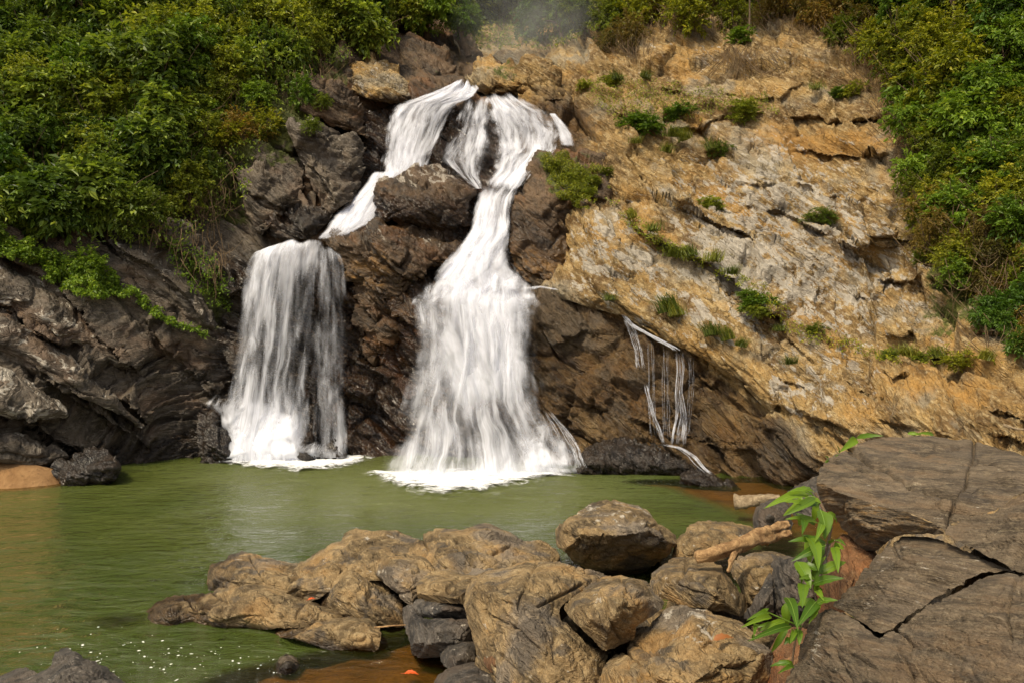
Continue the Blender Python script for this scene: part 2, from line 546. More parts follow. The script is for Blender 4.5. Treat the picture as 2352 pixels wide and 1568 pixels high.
    hsum = t.math('ADD', t.math('MULTIPLY', vh, vor), t.math('ADD', t.math('MULTIPLY', n_mid, 0.8), t.math('MULTIPLY', t.ramp(n_lam, 0.36, 0.60), lmask)))
    col = t.mix(t.math('MULTIPLY', t.ramp(n_lam, 0.40, 0.56, 0.8, 0.0), lmask), col, t.mix(1.0, col, (0.50, 0.42, 0.34, 1), 'MULTIPLY'))
    hsum = t.math('ADD', hsum, t.math('ADD', t.math('MULTIPLY', n_fin, 0.45), t.math('MULTIPLY', n_grit, 0.09)))
    bp = t.n("ShaderNodeBump"); bp.inputs["Strength"].default_value = bump; bp.inputs["Distance"].default_value = 0.30 / s
    t.set(bp.inputs["Height"], hsum)
    t.set(b.inputs["Normal"], bp.outputs[0])
    t.set(b.inputs["Base Color"], col)
    t.set(t.out.inputs["Surface"], b.outputs[0])
    return t.m

M_CLIFF_L = rock_mat("dark_schist", (0.045, 0.034, 0.024), (0.150, 0.118, 0.082), (0.30, 0.255, 0.20), (0.17, 0.075, 0.028), s=0.9, rust_amt=0.35, light_amt=0.45, rough=0.7)
M_CLIFF_M = rock_mat("wet_brown_schist", (0.040, 0.026, 0.014), (0.14, 0.085, 0.042), (0.26, 0.18, 0.10), (0.20, 0.082, 0.020), s=0.9, rust_amt=0.6, light_amt=0.4, rough=0.6)
M_CLIFF_R = rock_mat("tan_schist", (0.150, 0.083, 0.025), (0.44, 0.290, 0.108), (0.70, 0.55, 0.30), (0.50, 0.255, 0.048), s=0.9, rust_amt=0.55, light_amt=0.65, rough=0.9, bump=0.85, streak=2.6, vor=0.5, patina=0.25, grey=(0.38, 0.325, 0.225), ce_amt=0.35, lam=0.20)
M_BOULDER = rock_mat("boulder_rock", (0.085, 0.057, 0.026), (0.34, 0.230, 0.105), (0.56, 0.420, 0.225), (0.38, 0.185, 0.040), s=2.2, rust_amt=0.4, light_amt=0.5, grey=(0.22, 0.180, 0.135), rough=0.8, bed=(0.3, -0.2, 0.9), streak=2.2, bump=0.6, vor=0.4, patina=0.65)
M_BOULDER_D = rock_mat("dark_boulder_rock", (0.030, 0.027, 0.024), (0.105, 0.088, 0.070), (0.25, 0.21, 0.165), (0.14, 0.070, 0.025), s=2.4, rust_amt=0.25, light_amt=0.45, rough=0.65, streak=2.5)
M_SLAB = rock_mat("near_slab_rock", (0.060, 0.043, 0.026), (0.170, 0.126, 0.080), (0.33, 0.260, 0.165), (0.20, 0.115, 0.050), s=3.2, rust_amt=0.35, light_amt=0.5, patina=0.4, bed=(0.34, 0.30, 0.88), streak=6.0, rough=0.85, lichen=0.35)
M_RED = rock_mat("rusty_rock", (0.10, 0.045, 0.018), (0.27, 0.125, 0.050), (0.40, 0.25, 0.12), (0.30, 0.095, 0.022), s=2.4, rust_amt=0.7, light_amt=0.4)

def earth_mat(name, c1, c2, c3, s=1.0):
    t = NT(name)
    pos = t.n("ShaderNodeNewGeometry").outputs["Position"]
    n1 = t.noise(pos, 0.8 * s, 6, 0.65, 0.5); n2 = t.noise(pos, 6 * s, 6, 0.7)
    col = t.mix(t.ramp(n1, 0.35, 0.65), t.rgb(c1), t.rgb(c2)); col = t.mix(t.ramp(n2, 0.5, 0.7, 0, 0.7), col, t.rgb(c3))
    b = t.n("ShaderNodeBsdfPrincipled"); t.set(b.inputs["Base Color"], col); b.inputs["Roughness"].default_value = 0.95
    bp = t.n("ShaderNodeBump"); bp.inputs["Distance"].default_value = 0.15 / s; bp.inputs["Strength"].default_value = 0.6; t.set(bp.inputs["Height"], t.math('ADD', n1, n2))
    t.set(b.inputs["Normal"], bp.outputs[0]); t.set(t.out.inputs["Surface"], b.outputs[0])
    return t.m
M_SOIL = earth_mat("forest_soil", (0.028, 0.024, 0.010), (0.060, 0.046, 0.018), (0.045, 0.055, 0.014))
M_SAND = earth_mat("river_sand", (0.24, 0.125, 0.045), (0.36, 0.205, 0.085), (0.15, 0.075, 0.028), 1.8)

def water_mat():
    t = NT("pool_water")
    pos = t.n("ShaderNodeNewGeometry").outputs["Position"]
    mp = t.n("ShaderNodeMapping"); mp.inputs["Scale"].default_value = (1.0, 1.9, 1.0); t.set(mp.inputs["Vector"], pos)
    dp = t.attr("water_depth").outputs["Fac"]
    ag = t.attr("agitation").outputs["Fac"]
    murk = t.ramp(dp, 0.0, 0.75, 0.10, 0.96)
    n1 = t.noise(pos, 0.22, 3, 0.5, 0.5)
    green = t.mix(t.ramp(n1, 0.35, 0.65), (0.046, 0.066, 0.012, 1), (0.068, 0.084, 0.016, 1))
    green = t.mix(t.ramp(ag, 0.25, 1.1), green, (0.110, 0.125, 0.038, 1))
    dif = t.n("ShaderNodeBsdfDiffuse"); t.set(dif.inputs["Color"], green)
    tr = t.n("ShaderNodeBsdfTransparent"); tr.inputs["Color"].default_value = (0.74, 0.60, 0.34, 1)
    body = t.n("ShaderNodeMixShader"); t.set(body.inputs[0], murk); t.set(body.inputs[1], tr.outputs[0]); t.set(body.inputs[2], dif.outputs[0])
    w1 = t.noise(mp.outputs[0], 1.1, 3, 0.55, 0.6); w2 = t.noise(mp.outputs[0], 3.4, 5, 0.65, 0.8)
    hgt = t.math('ADD', t.math('MULTIPLY', w1, 1.0), t.math('MULTIPLY', w2, 0.7))
    hgt = t.math('MULTIPLY', hgt, t.math('ADD', t.math('MULTIPLY', ag, 1.3), 0.35))
    hgt = t.math('MULTIPLY', hgt, t.ramp(t.noise(pos, 0.35, 3, 0.6, 0.0), 0.34, 0.66, 0.35, 1.1))
    bp = t.n("ShaderNodeBump"); bp.inputs["Strength"].default_value = 0.9; bp.inputs["Distance"].default_value = 0.22; t.set(bp.inputs["Height"], hgt)
    bp2 = t.n("ShaderNodeBump"); bp2.inputs["Strength"].default_value = 0.22; bp2.inputs["Distance"].default_value = 0.16; t.set(bp2.inputs["Height"], hgt); t.set(dif.inputs["Normal"], bp2.outputs[0])
    gl = t.n("ShaderNodeBsdfGlossy"); gl.inputs["Roughness"].default_value = 0.07; t.set(gl.inputs["Normal"], bp.outputs[0])
    gl.inputs["Color"].default_value = (1, 1, 1, 1)
    fr = t.n("ShaderNodeFresnel"); fr.inputs["IOR"].default_value = 1.33; t.set(fr.inputs["Normal"], bp.outputs[0])
    mx = t.n("ShaderNodeMixShader"); t.set(mx.inputs[0], fr.outputs[0]); t.set(mx.inputs[1], body.outputs[0]); t.set(mx.inputs[2], gl.outputs[0])
    t.set(t.out.inputs["Surface"], mx.outputs[0])
    return t.m
M_WATER = water_mat()

def fall_mat(name, across=5.0, along=0.22, gain=3.0, fine=3.2, seed=0.0, amax=1.0):
    """white water: thin threads, denser where the 'dens' map says, see-through between them"""
    t = NT(name)
    uv = t.n("ShaderNodeUVMap").outputs[0]
    mp = t.n("ShaderNodeMapping"); mp.inputs["Scale"].default_value = (across, along, 1); mp.inputs["Location"].default_value = (seed, seed * 1.7, seed); t.set(mp.inputs["Vector"], uv)
    n1 = t.noise(mp.outputs[0], 1.0, 4, 0.55, 0.6)
    mp2 = t.n("ShaderNodeMapping"); mp2.inputs["Scale"].default_value = (across * fine, along * 1.6, 1); mp2.inputs["Location"].default_value = (seed + 3, seed, 1); t.set(mp2.inputs["Vector"], uv)
    n2 = t.noise(mp2.outputs[0], 1.0, 4, 0.6, 0.15)
    d = t.attr("dens").outputs["Fac"]
    v = t.math('ADD', t.math('MULTIPLY', t.math('SUBTRACT', n1, 0.5), 2.2), t.math('MULTIPLY', t.math('SUBTRACT', n2, 0.5), 0.8))
    a = t.math('ADD', t.math('MULTIPLY', v, t.math('MULTIPLY', gain, 0.5)), d)
    a = t.ramp(a, 0.0, 1.15)
    a = t.math('MULTIPLY', a, t.ramp(d, 0.0, 0.22, 0.0, amax))
    df = t.n("ShaderNodeBsdfDiffuse"); df.inputs["Color"].default_value = (0.87, 0.88, 0.94, 1)
    tl = t.n("ShaderNodeBsdfTranslucent"); tl.inputs["Color"].default_value = (0.86, 0.88, 0.96, 1)
    bp = t.n("ShaderNodeBump"); bp.inputs["Strength"].default_value = 0.35; bp.inputs["Distance"].default_value = 0.08; t.set(bp.inputs["Height"], v)
    t.set(df.inputs["Normal"], bp.outputs[0])
    m1 = t.n("ShaderNodeMixShader"); m1.inputs[0].default_value = 0.3; t.set(m1.inputs[1], df.outputs[0]); t.set(m1.inputs[2], tl.outputs[0])
    tr = t.n("ShaderNodeBsdfTransparent")
    m2 = t.n("ShaderNodeMixShader"); t.set(m2.inputs[0], a); t.set(m2.inputs[1], tr.outputs[0]); t.set(m2.inputs[2], m1.outputs[0])
    t.set(t.out.inputs["Surface"], m2.outputs[0])
    return t.m
M_FALLS = [fall_mat("white_water_%s" % n, a, l, g, f, s) for n, a, l, g, f, s in (("threads", 1.3, 0.50, 1.25, 5.0, 0.0), ("veil", 2.2, 0.60, 1.4, 4.0, 11.3), ("strands", 4.0, 0.40, 1.7, 4.0, 23.9), ("rivulets", 3.6, 0.70, 2.3, 3.0, 41.7))]
M_TRICKLE = fall_mat("trickling_water", 20.0, 2.2, 2.4, 2.0, 2.0, 0.85)
M_CHURN = fall_mat("churning_white_water", 2.2, 1.3, 2.2, 2.5, 5.0)

def foam_mat():
    t = NT("pool_foam")
    pos = t.n("ShaderNodeNewGeometry").outputs["Position"]
    mp = t.n("ShaderNodeMapping"); mp.inputs["Scale"].default_value = (1.0, 1.0, 1.0); t.set(mp.inputs["Vector"], pos)
    n1 = t.noise(mp.outputs[0], 1.6, 6, 0.68, 1.2); n2 = t.noise(mp.outputs[0], 7.0, 5, 0.7, 0.8)
    d = t.attr("dens").outputs["Fac"]
    a = t.math('ADD', d, t.math('ADD', t.math('MULTIPLY', t.math('SUBTRACT', n1, 0.5), 2.4), t.math('MULTIPLY', t.math('SUBTRACT', n2, 0.5), 1.2)))
    a = t.ramp(a, 0.22, 0.95)
    a = t.math('MULTIPLY', a, t.ramp(d, 0.0, 0.2))
    df = t.n("ShaderNodeBsdfDiffuse"); df.inputs["Color"].default_value = (0.86, 0.87, 0.86, 1)
    tr = t.n("ShaderNodeBsdfTransparent")
    m2 = t.n("ShaderNodeMixShader"); t.set(m2.inputs[0], a); t.set(m2.inputs[1], tr.outputs[0]); t.set(m2.inputs[2], df.outputs[0])
    t.set(t.out.inputs["Surface"], m2.outputs[0])
    return t.m
M_FOAM = foam_mat()

def leaf_mat(name, c1, c2, c3, transl=0.35, gloss=0.45):
    t = NT(name)
    isl = t.n("ShaderNodeNewGeometry").outputs["Random Per Island"]
    ob = t.n("ShaderNodeObjectInfo").outputs["Random"]
    col = t.mix(t.ramp(isl, 0.05, 0.75), t.rgb(c1), t.rgb(c2)); col = t.mix(t.ramp(isl, 0.86, 1.0), col, t.rgb(c3))
    col = t.mix(1.0, col, t.mix(ob, (0.52, 0.62, 0.55, 1), (1.55, 1.35, 1.1, 1)), 'MULTIPLY')
    b = t.n("ShaderNodeBsdfPrincipled"); t.set(b.inputs["Base Color"], col); b.inputs["Roughness"].default_value = gloss
    b.inputs["Specular IOR Level"].default_value = 0.35
    tl = t.n("ShaderNodeBsdfTranslucent"); t.set(tl.inputs["Color"], t.mix(1.0, col, (1.25, 1.2, 0.6, 1), 'MULTIPLY'))
    m = t.n("ShaderNodeMixShader"); m.inputs[0].default_value = transl; t.set(m.inputs[1], b.outputs[0]); t.set(m.inputs[2], tl.outputs[0])
    t.set(t.out.inputs["Surface"], m.outputs[0])
    return t.m
L_DARK = leaf_mat("dark_leaf", (0.065, 0.110, 0.017), (0.185, 0.270, 0.038), (0.36, 0.45, 0.09))
L_MID = leaf_mat("mid_green_leaf", (0.095, 0.135, 0.016), (0.235, 0.295, 0.034), (0.40, 0.45, 0.08))
L_BRIGHT = leaf_mat("bright_leaf", (0.075, 0.145, 0.014), (0.155, 0.260, 0.026), (0.26, 0.36, 0.06))
L_OLIVE = leaf_mat("olive_leaf", (0.090, 0.120, 0.010), (0.225, 0.265, 0.022), (0.40, 0.40, 0.05))
L_DRY = leaf_mat("dry_leaf", (0.115, 0.088, 0.020), (0.235, 0.175, 0.045), (0.17, 0.19, 0.03))
L_GRASS = leaf_mat("grass_blade", (0.075, 0.100, 0.012), (0.165, 0.195, 0.026), (0.28, 0.27, 0.06))
L_VINE = leaf_mat("vine_leaf", (0.050, 0.105, 0.010), (0.125, 0.225, 0.018), (0.20, 0.32, 0.03), 0.3, 0.4)
L_RIB = leaf_mat("leaf_midrib", (0.16, 0.30, 0.05), (0.22, 0.36, 0.08), (0.25, 0.40, 0.10))

def bark_mat(name, c1, c2, s=1.0):
    t = NT(name)
    tc = t.n("ShaderNodeTexCoord")
    n1 = t.noise(tc.outputs["Object"], 5 * s, 6, 0.7, 0.6); n2 = t.noise(tc.outputs["Object"], 40 * s, 4, 0.7)
    col = t.mix(t.ramp(n1, 0.35, 0.65), t.rgb(c1), t.rgb(c2))
    col = t.mix(1.0, col, t.ramp(n2, 0.2, 0.8, 0.7, 1.2), 'MULTIPLY')
    b = t.n("ShaderNodeBsdfPrincipled"); t.set(b.inputs["Base Color"], col); b.inputs["Roughness"].default_value = 0.85
    bp = t.n("ShaderNodeBump"); bp.inputs["Distance"].default_value = 0.03; bp.inputs["Strength"].default_value = 1.0; t.set(bp.inputs["Height"], t.math('ADD', n1, t.math('MULTIPLY', n2, 0.4)))
    t.set(b.inputs["Normal"], bp.outputs[0]); t.set(t.out.inputs["Surface"], b.outputs[0])
    return t.m
M_BARK = bark_mat("bark", (0.075, 0.048, 0.026), (0.16, 0.105, 0.058))
M_ROOT = bark_mat("dry_vine_stem", (0.13, 0.080, 0.036), (0.26, 0.175, 0.088))
M_LOG = bark_mat("weathered_log", (0.22, 0.115, 0.042), (0.54, 0.335, 0.15), 2.2)
M_PALELOG = bark_mat("bleached_log", (0.20, 0.14, 0.075), (0.40, 0.30, 0.18), 2.2)
# ------------------------------------------------------------------ the cliff (terrain)
def wl_pt(u, d, z=-0.7):
    return (u, CY + FOC * (CAM_H - z) / d, d)

SHORE = [(-620, 13.2), (-300, 14.2), (0, 15.4), (130, 16.0), (270, 17.4), (420, 18.5), (540, 19.3), (700, 19.9), (850, 20.0), (980, 19.4), (1120, 18.9), (1250, 18.2), (1340, 17.4),
         (1480, 17.0), (1620, 16.6), (1760, 15.6), (1900, 14.7), (2050, 13.8), (2200, 12.9), (2450, 12.0), (2900, 11.0)]
ctrl = [wl_pt(u, d) for u, d in SHORE]
ctrl += [
 # left wall
 (-620, 900, 13.8), (0, 930, 16.2), (250, 930, 18.0), (450, 930, 19.4),
 (-620, 700, 15.2), (0, 720, 17.4), (250, 740, 18.9), (450, 760, 20.0), (560, 740, 20.8),
 (-620, 520, 17), (0, 520, 19), (250, 540, 20.2), (450, 540, 21.2), (600, 540, 21.6), (690, 560, 21.0),
 (-620, 350, 19), (0, 350, 20.6), (300, 350, 21.8), (560, 350, 22.8), (730, 370, 24.0), (840, 400, 25.0),
 (-620, 180, 21), (0, 190, 22.2), (300, 190, 23.4), (600, 190, 25.0), (760, 200, 26.2), (880, 250, 27.2),
 (-620, 0, 24), (0, 0, 25.4), (300, 0, 26.8), (600, 0, 29), (850, 30, 32.5), (950, 120, 33),
 (-620, -380, 31), (0, -380, 32), (600, -380, 36), (1100, -380, 44), (1500, -380, 40), (2000, -380, 34), (2900, -380, 26),
 # behind the falls
 (640, 620, 20.6), (640, 800, 20.5), (740, 620, 20.5), (740, 800, 20.8), (870, 720, 21.0), (870, 900, 21.0), (640, 950, 20.1), (760, 950, 20.3),
 (780, 520, 22.2), (820, 460, 23.6), (900, 450, 24.6), (940, 520, 22.2),
 (1000, 420, 24.9), (1130, 425, 24.2), (950, 310, 26.2), (1100, 310, 26.0), (1240, 310, 26.0), (930, 232, 27.4), (1100, 222, 27.4), (1240, 245, 27.2),
 (1080, 188, 29.5), (1100, 140, 34), (1200, 130, 35), (1100, 40, 41), (1250, 40, 40), (1330, 200, 28.2), (1330, 300, 26),
 (1130, 500, 22.8), (1120, 580, 21.2), (1100, 640, 20.2), (1000, 700, 20.0), (1100, 720, 19.7), (1100, 860, 19.5), (980, 900, 20.0), (1250, 860, 18.8),
 (1240, 430, 22.8), (1240, 600, 20.8), (1300, 720, 19.0), (1300, 950, 18.2),
 # right slope
 (1450, 300, 24.7), (1450, 480, 21.6), (1430, 620, 19.8), (1430, 720, 18.9), (1600, 200, 27.2), (1600, 400, 23.0), (1600, 600, 19.9), (1600, 740, 18.2),
 (1800, 110, 29.4), (1800, 300, 24.8), (1800, 500, 21.0), (1800, 680, 18.2), (1800, 840, 16.6), (2000, 200, 25.6), (2000, 400, 21.7), (2000, 600, 18.9),
 (2000, 770, 17.0), (2000, 820, 16.2), (2000, 900, 14.9), (2000, 1000, 14.2), (2200, 0, 24.5), (2200, 200, 21.6), (2200, 400, 19.2), (2200, 600, 17.4), (2200, 770, 16.2),
 (2200, 830, 14.9), (2200, 940, 13.2), (2400, 0, 22), (2400, 300, 18.6), (2400, 600, 16.0), (2400, 800, 14.8), (2400, 860, 13.6), (2400, 1000, 12.0),
 (2900, 300, 14), (2900, 800, 11.5), (1400, 70, 33), (1600, 50, 32.5), (1900, 50, 30.5), (1500, 130, 29.5),
 (1450, 860, 18.0), (1500, 1000, 17.3), (1650, 900, 17.4), (1700, 1000, 16.5), (1850, 980, 15.3),
]
ctrl = [(u, v, float(G(d))) for u, v, d in ctrl]
SMOOTH_T = TPS(ctrl)
# ledges: along each line the rock above stands proud of the rock below (height in m, fading over w picture units)
LEDGES = [
 ([(1300, 470), (1400, 485), (1500, 548), (1640, 608), (1740, 690), (1830, 768), (1960, 800), (2060, 806)], 0.60, 80),
 ([(1390, 250), (1500, 272), (1620, 288), (1680, 264), (1760, 250), (1900, 256), (2080, 266)], 0.55, 60),
 ([(1400, 150), (1480, 182), (1560, 200), (1640, 190), (1760, 216), (1900, 190), (1990, 215)], 0.45, 60),
 ([(1520, 330), (1620, 350), (1700, 345), (1830, 332), (1960, 348), (2070, 352)], 0.5, 50),
 ([(1560, 395), (1660, 425), (1760, 420), (1880, 442), (2000, 452)], 0.45, 50),
 ([(1540, 455), (1620, 490), (1700, 520), (1800, 565), (1900, 640), (2000, 700)], 0.45, 60),
 ([(1700, 452), (1800, 482), (1900, 545), (1995, 600)], 0.40, 50),
 ([(1560, 600), (1680, 690), (1800, 770), (1880, 840)], 0.30, 50),
 ([(2030, 430), (2004, 520), (2010, 620), (1998, 700), (2035, 790)], -0.55, 70),
 ([(2000, 545), (2100, 540), (2200, 570), (2300, 590)], 0.35, 45),
 ([(2000, 620), (2110, 640), (2240, 690)], 0.30, 40),
 ([(2030, 800), (2130, 792), (2230, 790), (2360, 802), (2500, 810)], 0.50, 70),
 ([(1780, 870), (1900, 905), (2050, 965), (2200, 1010)], 0.28, 40),
 ([(1850, 850), (2000, 885), (2150, 935), (2400, 1000)], 0.28, 40),
 ([(1980, 850), (2120, 880), (2400, 945)], 0.26, 40),
 ([(1830, 940), (1950, 985), (2060, 1040)], 0.25, 40),
 ([(1260, 800), (1340, 760), (1440, 800), (1520, 900), (1560, 980)], 0.30, 60),
 ([(1250, 960), (1350, 930), (1450, 960), (1550, 1010), (1750, 1040)], 0.30, 60),
 ([(1600, 860), (1700, 930), (1800, 1010)], 0.25, 50),
 ([(-200, 420), (0, 560), (110, 650), (200, 710), (330, 870), (480, 1000)], 0.55, 60),
 ([(-200, 580), (0, 700), (130, 790), (260, 900), (360, 985)], 0.50, 50),
 ([(-200, 700), (0, 815), (130, 890), (260, 975), (360, 1030)], 0.40, 45),
 ([(-200, 860), (0, 950), (120, 1000), (250, 1060)], 0.35, 40),
 ([(240, 550), (330, 600), (420, 670), (510, 800), (560, 930)], 0.45, 50),
 ([(330, 520), (450, 600), (540, 700)], 0.40, 45),
 ([(330, 740), (420, 830), (500, 930)], 0.35, 45),
 ([(540, 430), (620, 465), (700, 545)], 0.40, 45),
 ([(640, 330), (720, 390), (790, 490)], 0.40, 45),
 ([(800, 640), (880, 690), (960, 760), (1000, 850)], 0.35, 60),
 ([(800, 820), (880, 860), (960, 930)], 0.35, 60),
]
def ledge_off(u, v):
    sh = np.shape(u)
    u = np.ravel(u).astype(float); v = np.ravel(v).astype(float)
    q = np.stack([u / 60, v / 60, 0 * u], -1)
    u = u + 9 * fbm(q, 3, 61); v = v + 9 * fbm(q, 3, 62)
    out = np.zeros(len(u))
    for pts, h, w in LEDGES:
        if h > 0 and pts[0][0] > 1350 and np.mean(pts, 0)[1] < 440: h = h * 0.6
        p = np.array(pts, float)
        best = np.full(len(u), 1e9); sg = np.zeros(len(u)); tt = np.zeros(len(u))
        n = len(p) - 1
        for i in range(n):
            a, b = p[i], p[i + 1]; e = b - a; L = np.hypot(*e)
            t = np.clip(((u - a[0]) * e[0] + (v - a[1]) * e[1]) / L ** 2, 0, 1)
            dx = u - a[0] - t * e[0]; dy = v - a[1] - t * e[1]
            dd = np.hypot(dx, dy); k = dd < best
            best[k] = dd[k]; sg[k] = ((dx * e[1] - dy * e[0]) / L)[k]; tt[k] = ((i + t) / n)[k]
        endf = sstep(0, 0.08, tt) * sstep(0, 0.08, 1 - tt)
        up = (sg > 0) if h > 0 else (sg < 0) | (sg > 0)
        hh = abs(h) * 0.70 * (0.05 + 1.25 * np.clip(0.5 + 1.7 * fbm(np.stack([tt * 7, 0 * tt + w, 0 * tt + p[0, 0] * 0.13], -1), 2, 66), 0, 1))
        if h > 0:
            o_ = np.where(sg > 0, np.exp(-best / w), -0.35 * np.exp(-best / (w * 0.5)) * 1.0)
        else:
            o_ = np.where(sg > 0, np.exp(-best / w), -0.35 * np.exp(-best / (w * 0.5)))
        out += hh * endf * o_
    return out.reshape(sh)
def BASE_T(u, v):
    return SMOOTH_T(u, v) - ledge_off(u, v)
sh_u = np.array([s[0] for s in SHORE]); sh_d = np.array([s[1] for s in SHORE])

def bottom(u0, u1, n=12):
    return [(u, CY + FOC * (CAM_H + 0.5) / np.interp(u, sh_u, sh_d)) for u in np.linspace(u0, u1, n)]

def base_mask(u, v, P):
    m = np.zeros((len(u), 4), np.float32)
    z = P[:, 2]
    nz = fbm(P * 0.5, 3, 5)
    wet = sstep(1.1, 0.1, z + 0.6 * nz)
    wet = np.maximum(wet, 0.95 * sstep(250, 60, np.abs(u - 700) - 60) * sstep(500, 620, v))
    wet = np.maximum(wet, 0.9 * sstep(130, 30, np.abs(u - 1050) - 230) * sstep(210, 260, v) * sstep(1900, 1200, u))
    # seeping wall under the overhang
    lip = np.interp(u, [1200, 1300, 1430, 1600, 1760, 1800, 1880, 2000], [640, 690, 722, 812, 935, 960, 1040, 1120])
    wet = np.maximum(wet, 0.78 * sstep(-10, 25, v - lip) * sstep(1230, 1300, u))
    wet = np.maximum(wet, 0.55 * sstep(260, 420, u) * sstep(640, 900, v) * (u < 800))
    m[:, 0] = np.clip(wet, 0, 1)
    moss = 0.75 * blob(u, v, 490, 700, 60, 90) + 0.5 * blob(u, v, 520, 480, 90, 60) + 0.45 * blob(u, v, 700, 270, 70, 40)
    moss += 0.55 * sstep(560, 430, v + 0.25 * (u - 300)) * (u < 800) + 0.5 * sstep(70, -30, v)
    moss += 0.7 * sstep(2050, 2200, u) * sstep(820, 700, v)
    moss += 0.35 * blob(u, v, 1350, 1010, 90, 40) + 0.5 * blob(u, v, 1500, 480, 60, 30)
    m[:, 1] = np.clip(moss, 0, 1)
    m[:, 2] = np.clip(0.62 * blob(u, v, 1900, 320, 260, 60) + 0.42 * blob(u, v, 1750, 560, 240, 220) + 0.55 * blob(u, v, 2150, 880, 280, 90) + 0.4 * blob(u, v, 1600, 150, 250, 60) + 0.5 * blob(u, v, 900, 700, 120, 130) + 0.35 * blob(u, v, 1420, 850, 90, 110), 0, 1)
    m[:, 3] = np.clip(0.50 * blob(u, v, 1420, 600, 130, 130) + 0.50 * blob(u, v, 1660, 620, 210, 150) + 0.46 * blob(u, v, 1980, 640, 260, 200) + 0.42 * blob(u, v, 1850, 900, 160, 80) + 0.42 * blob(u, v, 1750, 400, 260, 130) + 0.25 * blob(u, v, 1700, 130, 300, 60) + 0.32 * blob(u, v, 60, 680, 200, 100), 0, 1) * (1 - 0.8 * np.clip(wet, 0, 1))
    return m

BIG_L = dict(L=3.4, amp=0.34, flat=3.6, levels=4, crack=0.40, fine=0.5, rough=0.22, gain=0.38, strata=0.30, bedt=0.95, longb=6, warp=0.7)
BIG_M = dict(L=2.4, amp=0.34, flat=2.4, levels=4, crack=0.40, fine=0.5, rough=0.25, gain=0.42, strata=0.14, bedt=0.7)
BIG_R = dict(L=2.5, amp=0.36, flat=3.0, levels=4, crack=0.45, fine=0.4, rough=0.16, gain=0.40, strata=0.09, bedt=0.60, longb=7, warp=0.7)
for nm, ua, ub, mt, BIG in (("cliff_left", -620, 700, M_CLIFF_L, BIG_L), ("cliff_middle", 700, 1185, M_CLIFF_M, BIG_M), ("cliff_right", 1185, 2900, M_CLIFF_R, BIG_R)):
    # the middle and right pieces meet along a line that runs behind the falls and the crest rocks; neighbours overlap a little
    SEAM = [(880, -360), (900, -60), (1000, 60), (1090, 150), (1185, 205), (1185, 300), (1185, 600), (1185, 900)]
    if nm == "cliff_left":
        pts = [(u, -360) for u in np.linspace(ua, ub, 6)] + [(ub + 25, v) for v in np.linspace(-100, 900, 6)] + bottom(ub + 25, ua, 14) + [(ua, v) for v in np.linspace(900, -100, 6)]
    elif nm == "cliff_middle":
        pts = [(ua, -360)] + [(a + 60, b + 10) for a, b in SEAM[:4]] + [(a + 22, b) for a, b in SEAM[4:]] + bottom(ub + 22, ua, 14) + [(ua, v) for v in np.linspace(900, -100, 6)]
    else:
        pts = [(u, -360) for u in np.linspace(880, ub, 10)] + [(ub, v) for v in np.linspace(-100, 900, 6)] + bottom(ub, ua, 20) + SEAM[::-1][:-1]
    o = relief(nm, pts, BASE_T, mt, step=3.4, roll=0, back=0, disp=BIG, mask=base_mask, jit=0, seed=11, base=True)
    tag(o, kind="structure")

def off(pts):
    T = TPS(pts)
    return lambda u, v: BASE_T(u, v) - T(u, v)

def dmap(pts):
    return TPS([(u, v, float(G(d))) for u, v, d in pts])

def mset(wet=0, moss=0, orange=0, pale=0):
    def f(u, v, P):
        m = np.zeros((len(u), 4), np.float32)
        for k, x in enumerate((wet, moss, orange, pale)):
            m[:, k] = np.clip(x(u, v) if callable(x) else x, 0, 1)
        return m
    return f

MED = dict(L=1.3, amp=0.24, flat=2.4, levels=3, crack=0.35, fine=0.6, rough=0.4)

# the block that parts the two streams
o = relief("rock_block", [(862, 420), (880, 405), (920, 392), (975, 378), (1012, 385), (1060, 418), (1098, 440), (1078, 470), (1080, 520), (1045, 556), (960, 540), (900, 508), (870, 500), (864, 455)],
       dmap([(862, 420, 21.7), (975, 380, 23.0), (1095, 440, 22.6), (900, 430, 21.3), (975, 425, 21.4), (1040, 440, 21.6), (890, 480, 21.0), (960, 500, 20.9), (1040, 520, 21.4), (960, 540, 21.5), (870, 500, 21.4)]),
       M_CLIFF_M, step=2.4, roll=0.35, back=2.4, planes=12, disp=dict(L=1.1, amp=0.12, flat=2.4, levels=3, crack=0.45, fine=0.5, rough=0.25), jit=1.2, seed=21,
       mask=mset(wet=lambda u, v: 0.45 + 0.3 * sstep(420, 480, v), orange=0.25, pale=lambda u, v: 0.45 * sstep(450, 400, v)))  # light from above painted in: paler top, darker front over the real wet
tag(o, "angular dark brown rock block with lit top painted pale, parting the two streams", "rock")

# the ledge beside the left fall
o = relief("rock_ledge", [(742, 548), (775, 530), (830, 515), (870, 503), (930, 510), (985, 530), (1062, 562), (1050, 620), (985, 645), (960, 690), (945, 740), (915, 800), (860, 850), (830, 780), (808, 690), (796, 610), (765, 570)],
       dmap([(742, 548, 20.6), (870, 505, 21.8), (1060, 562, 21.2), (790, 560, 20.1), (880, 545, 20.3), (980, 575, 20.3), (810, 620, 20.0), (900, 640, 19.9), (1000, 620, 20.2), (860, 730, 20.2), (930, 720, 20.4), (870, 840, 21.0)]),
       M_CLIFF_M, step=2.4, roll=0.5, back=2.0, disp=dict(L=1.2, amp=0.26, flat=2.4, levels=3, crack=0.4, fine=0.6, rough=0.4), jit=1.2, seed=33,
       mask=mset(wet=0.5, orange=lambda u, v: 0.55 * blob(u, v, 850, 620, 90, 80), pale=lambda u, v: 0.2 * sstep(600, 540, v)))
tag(o, "wet rusty brown rock ledge between the left and right falls", "rock")

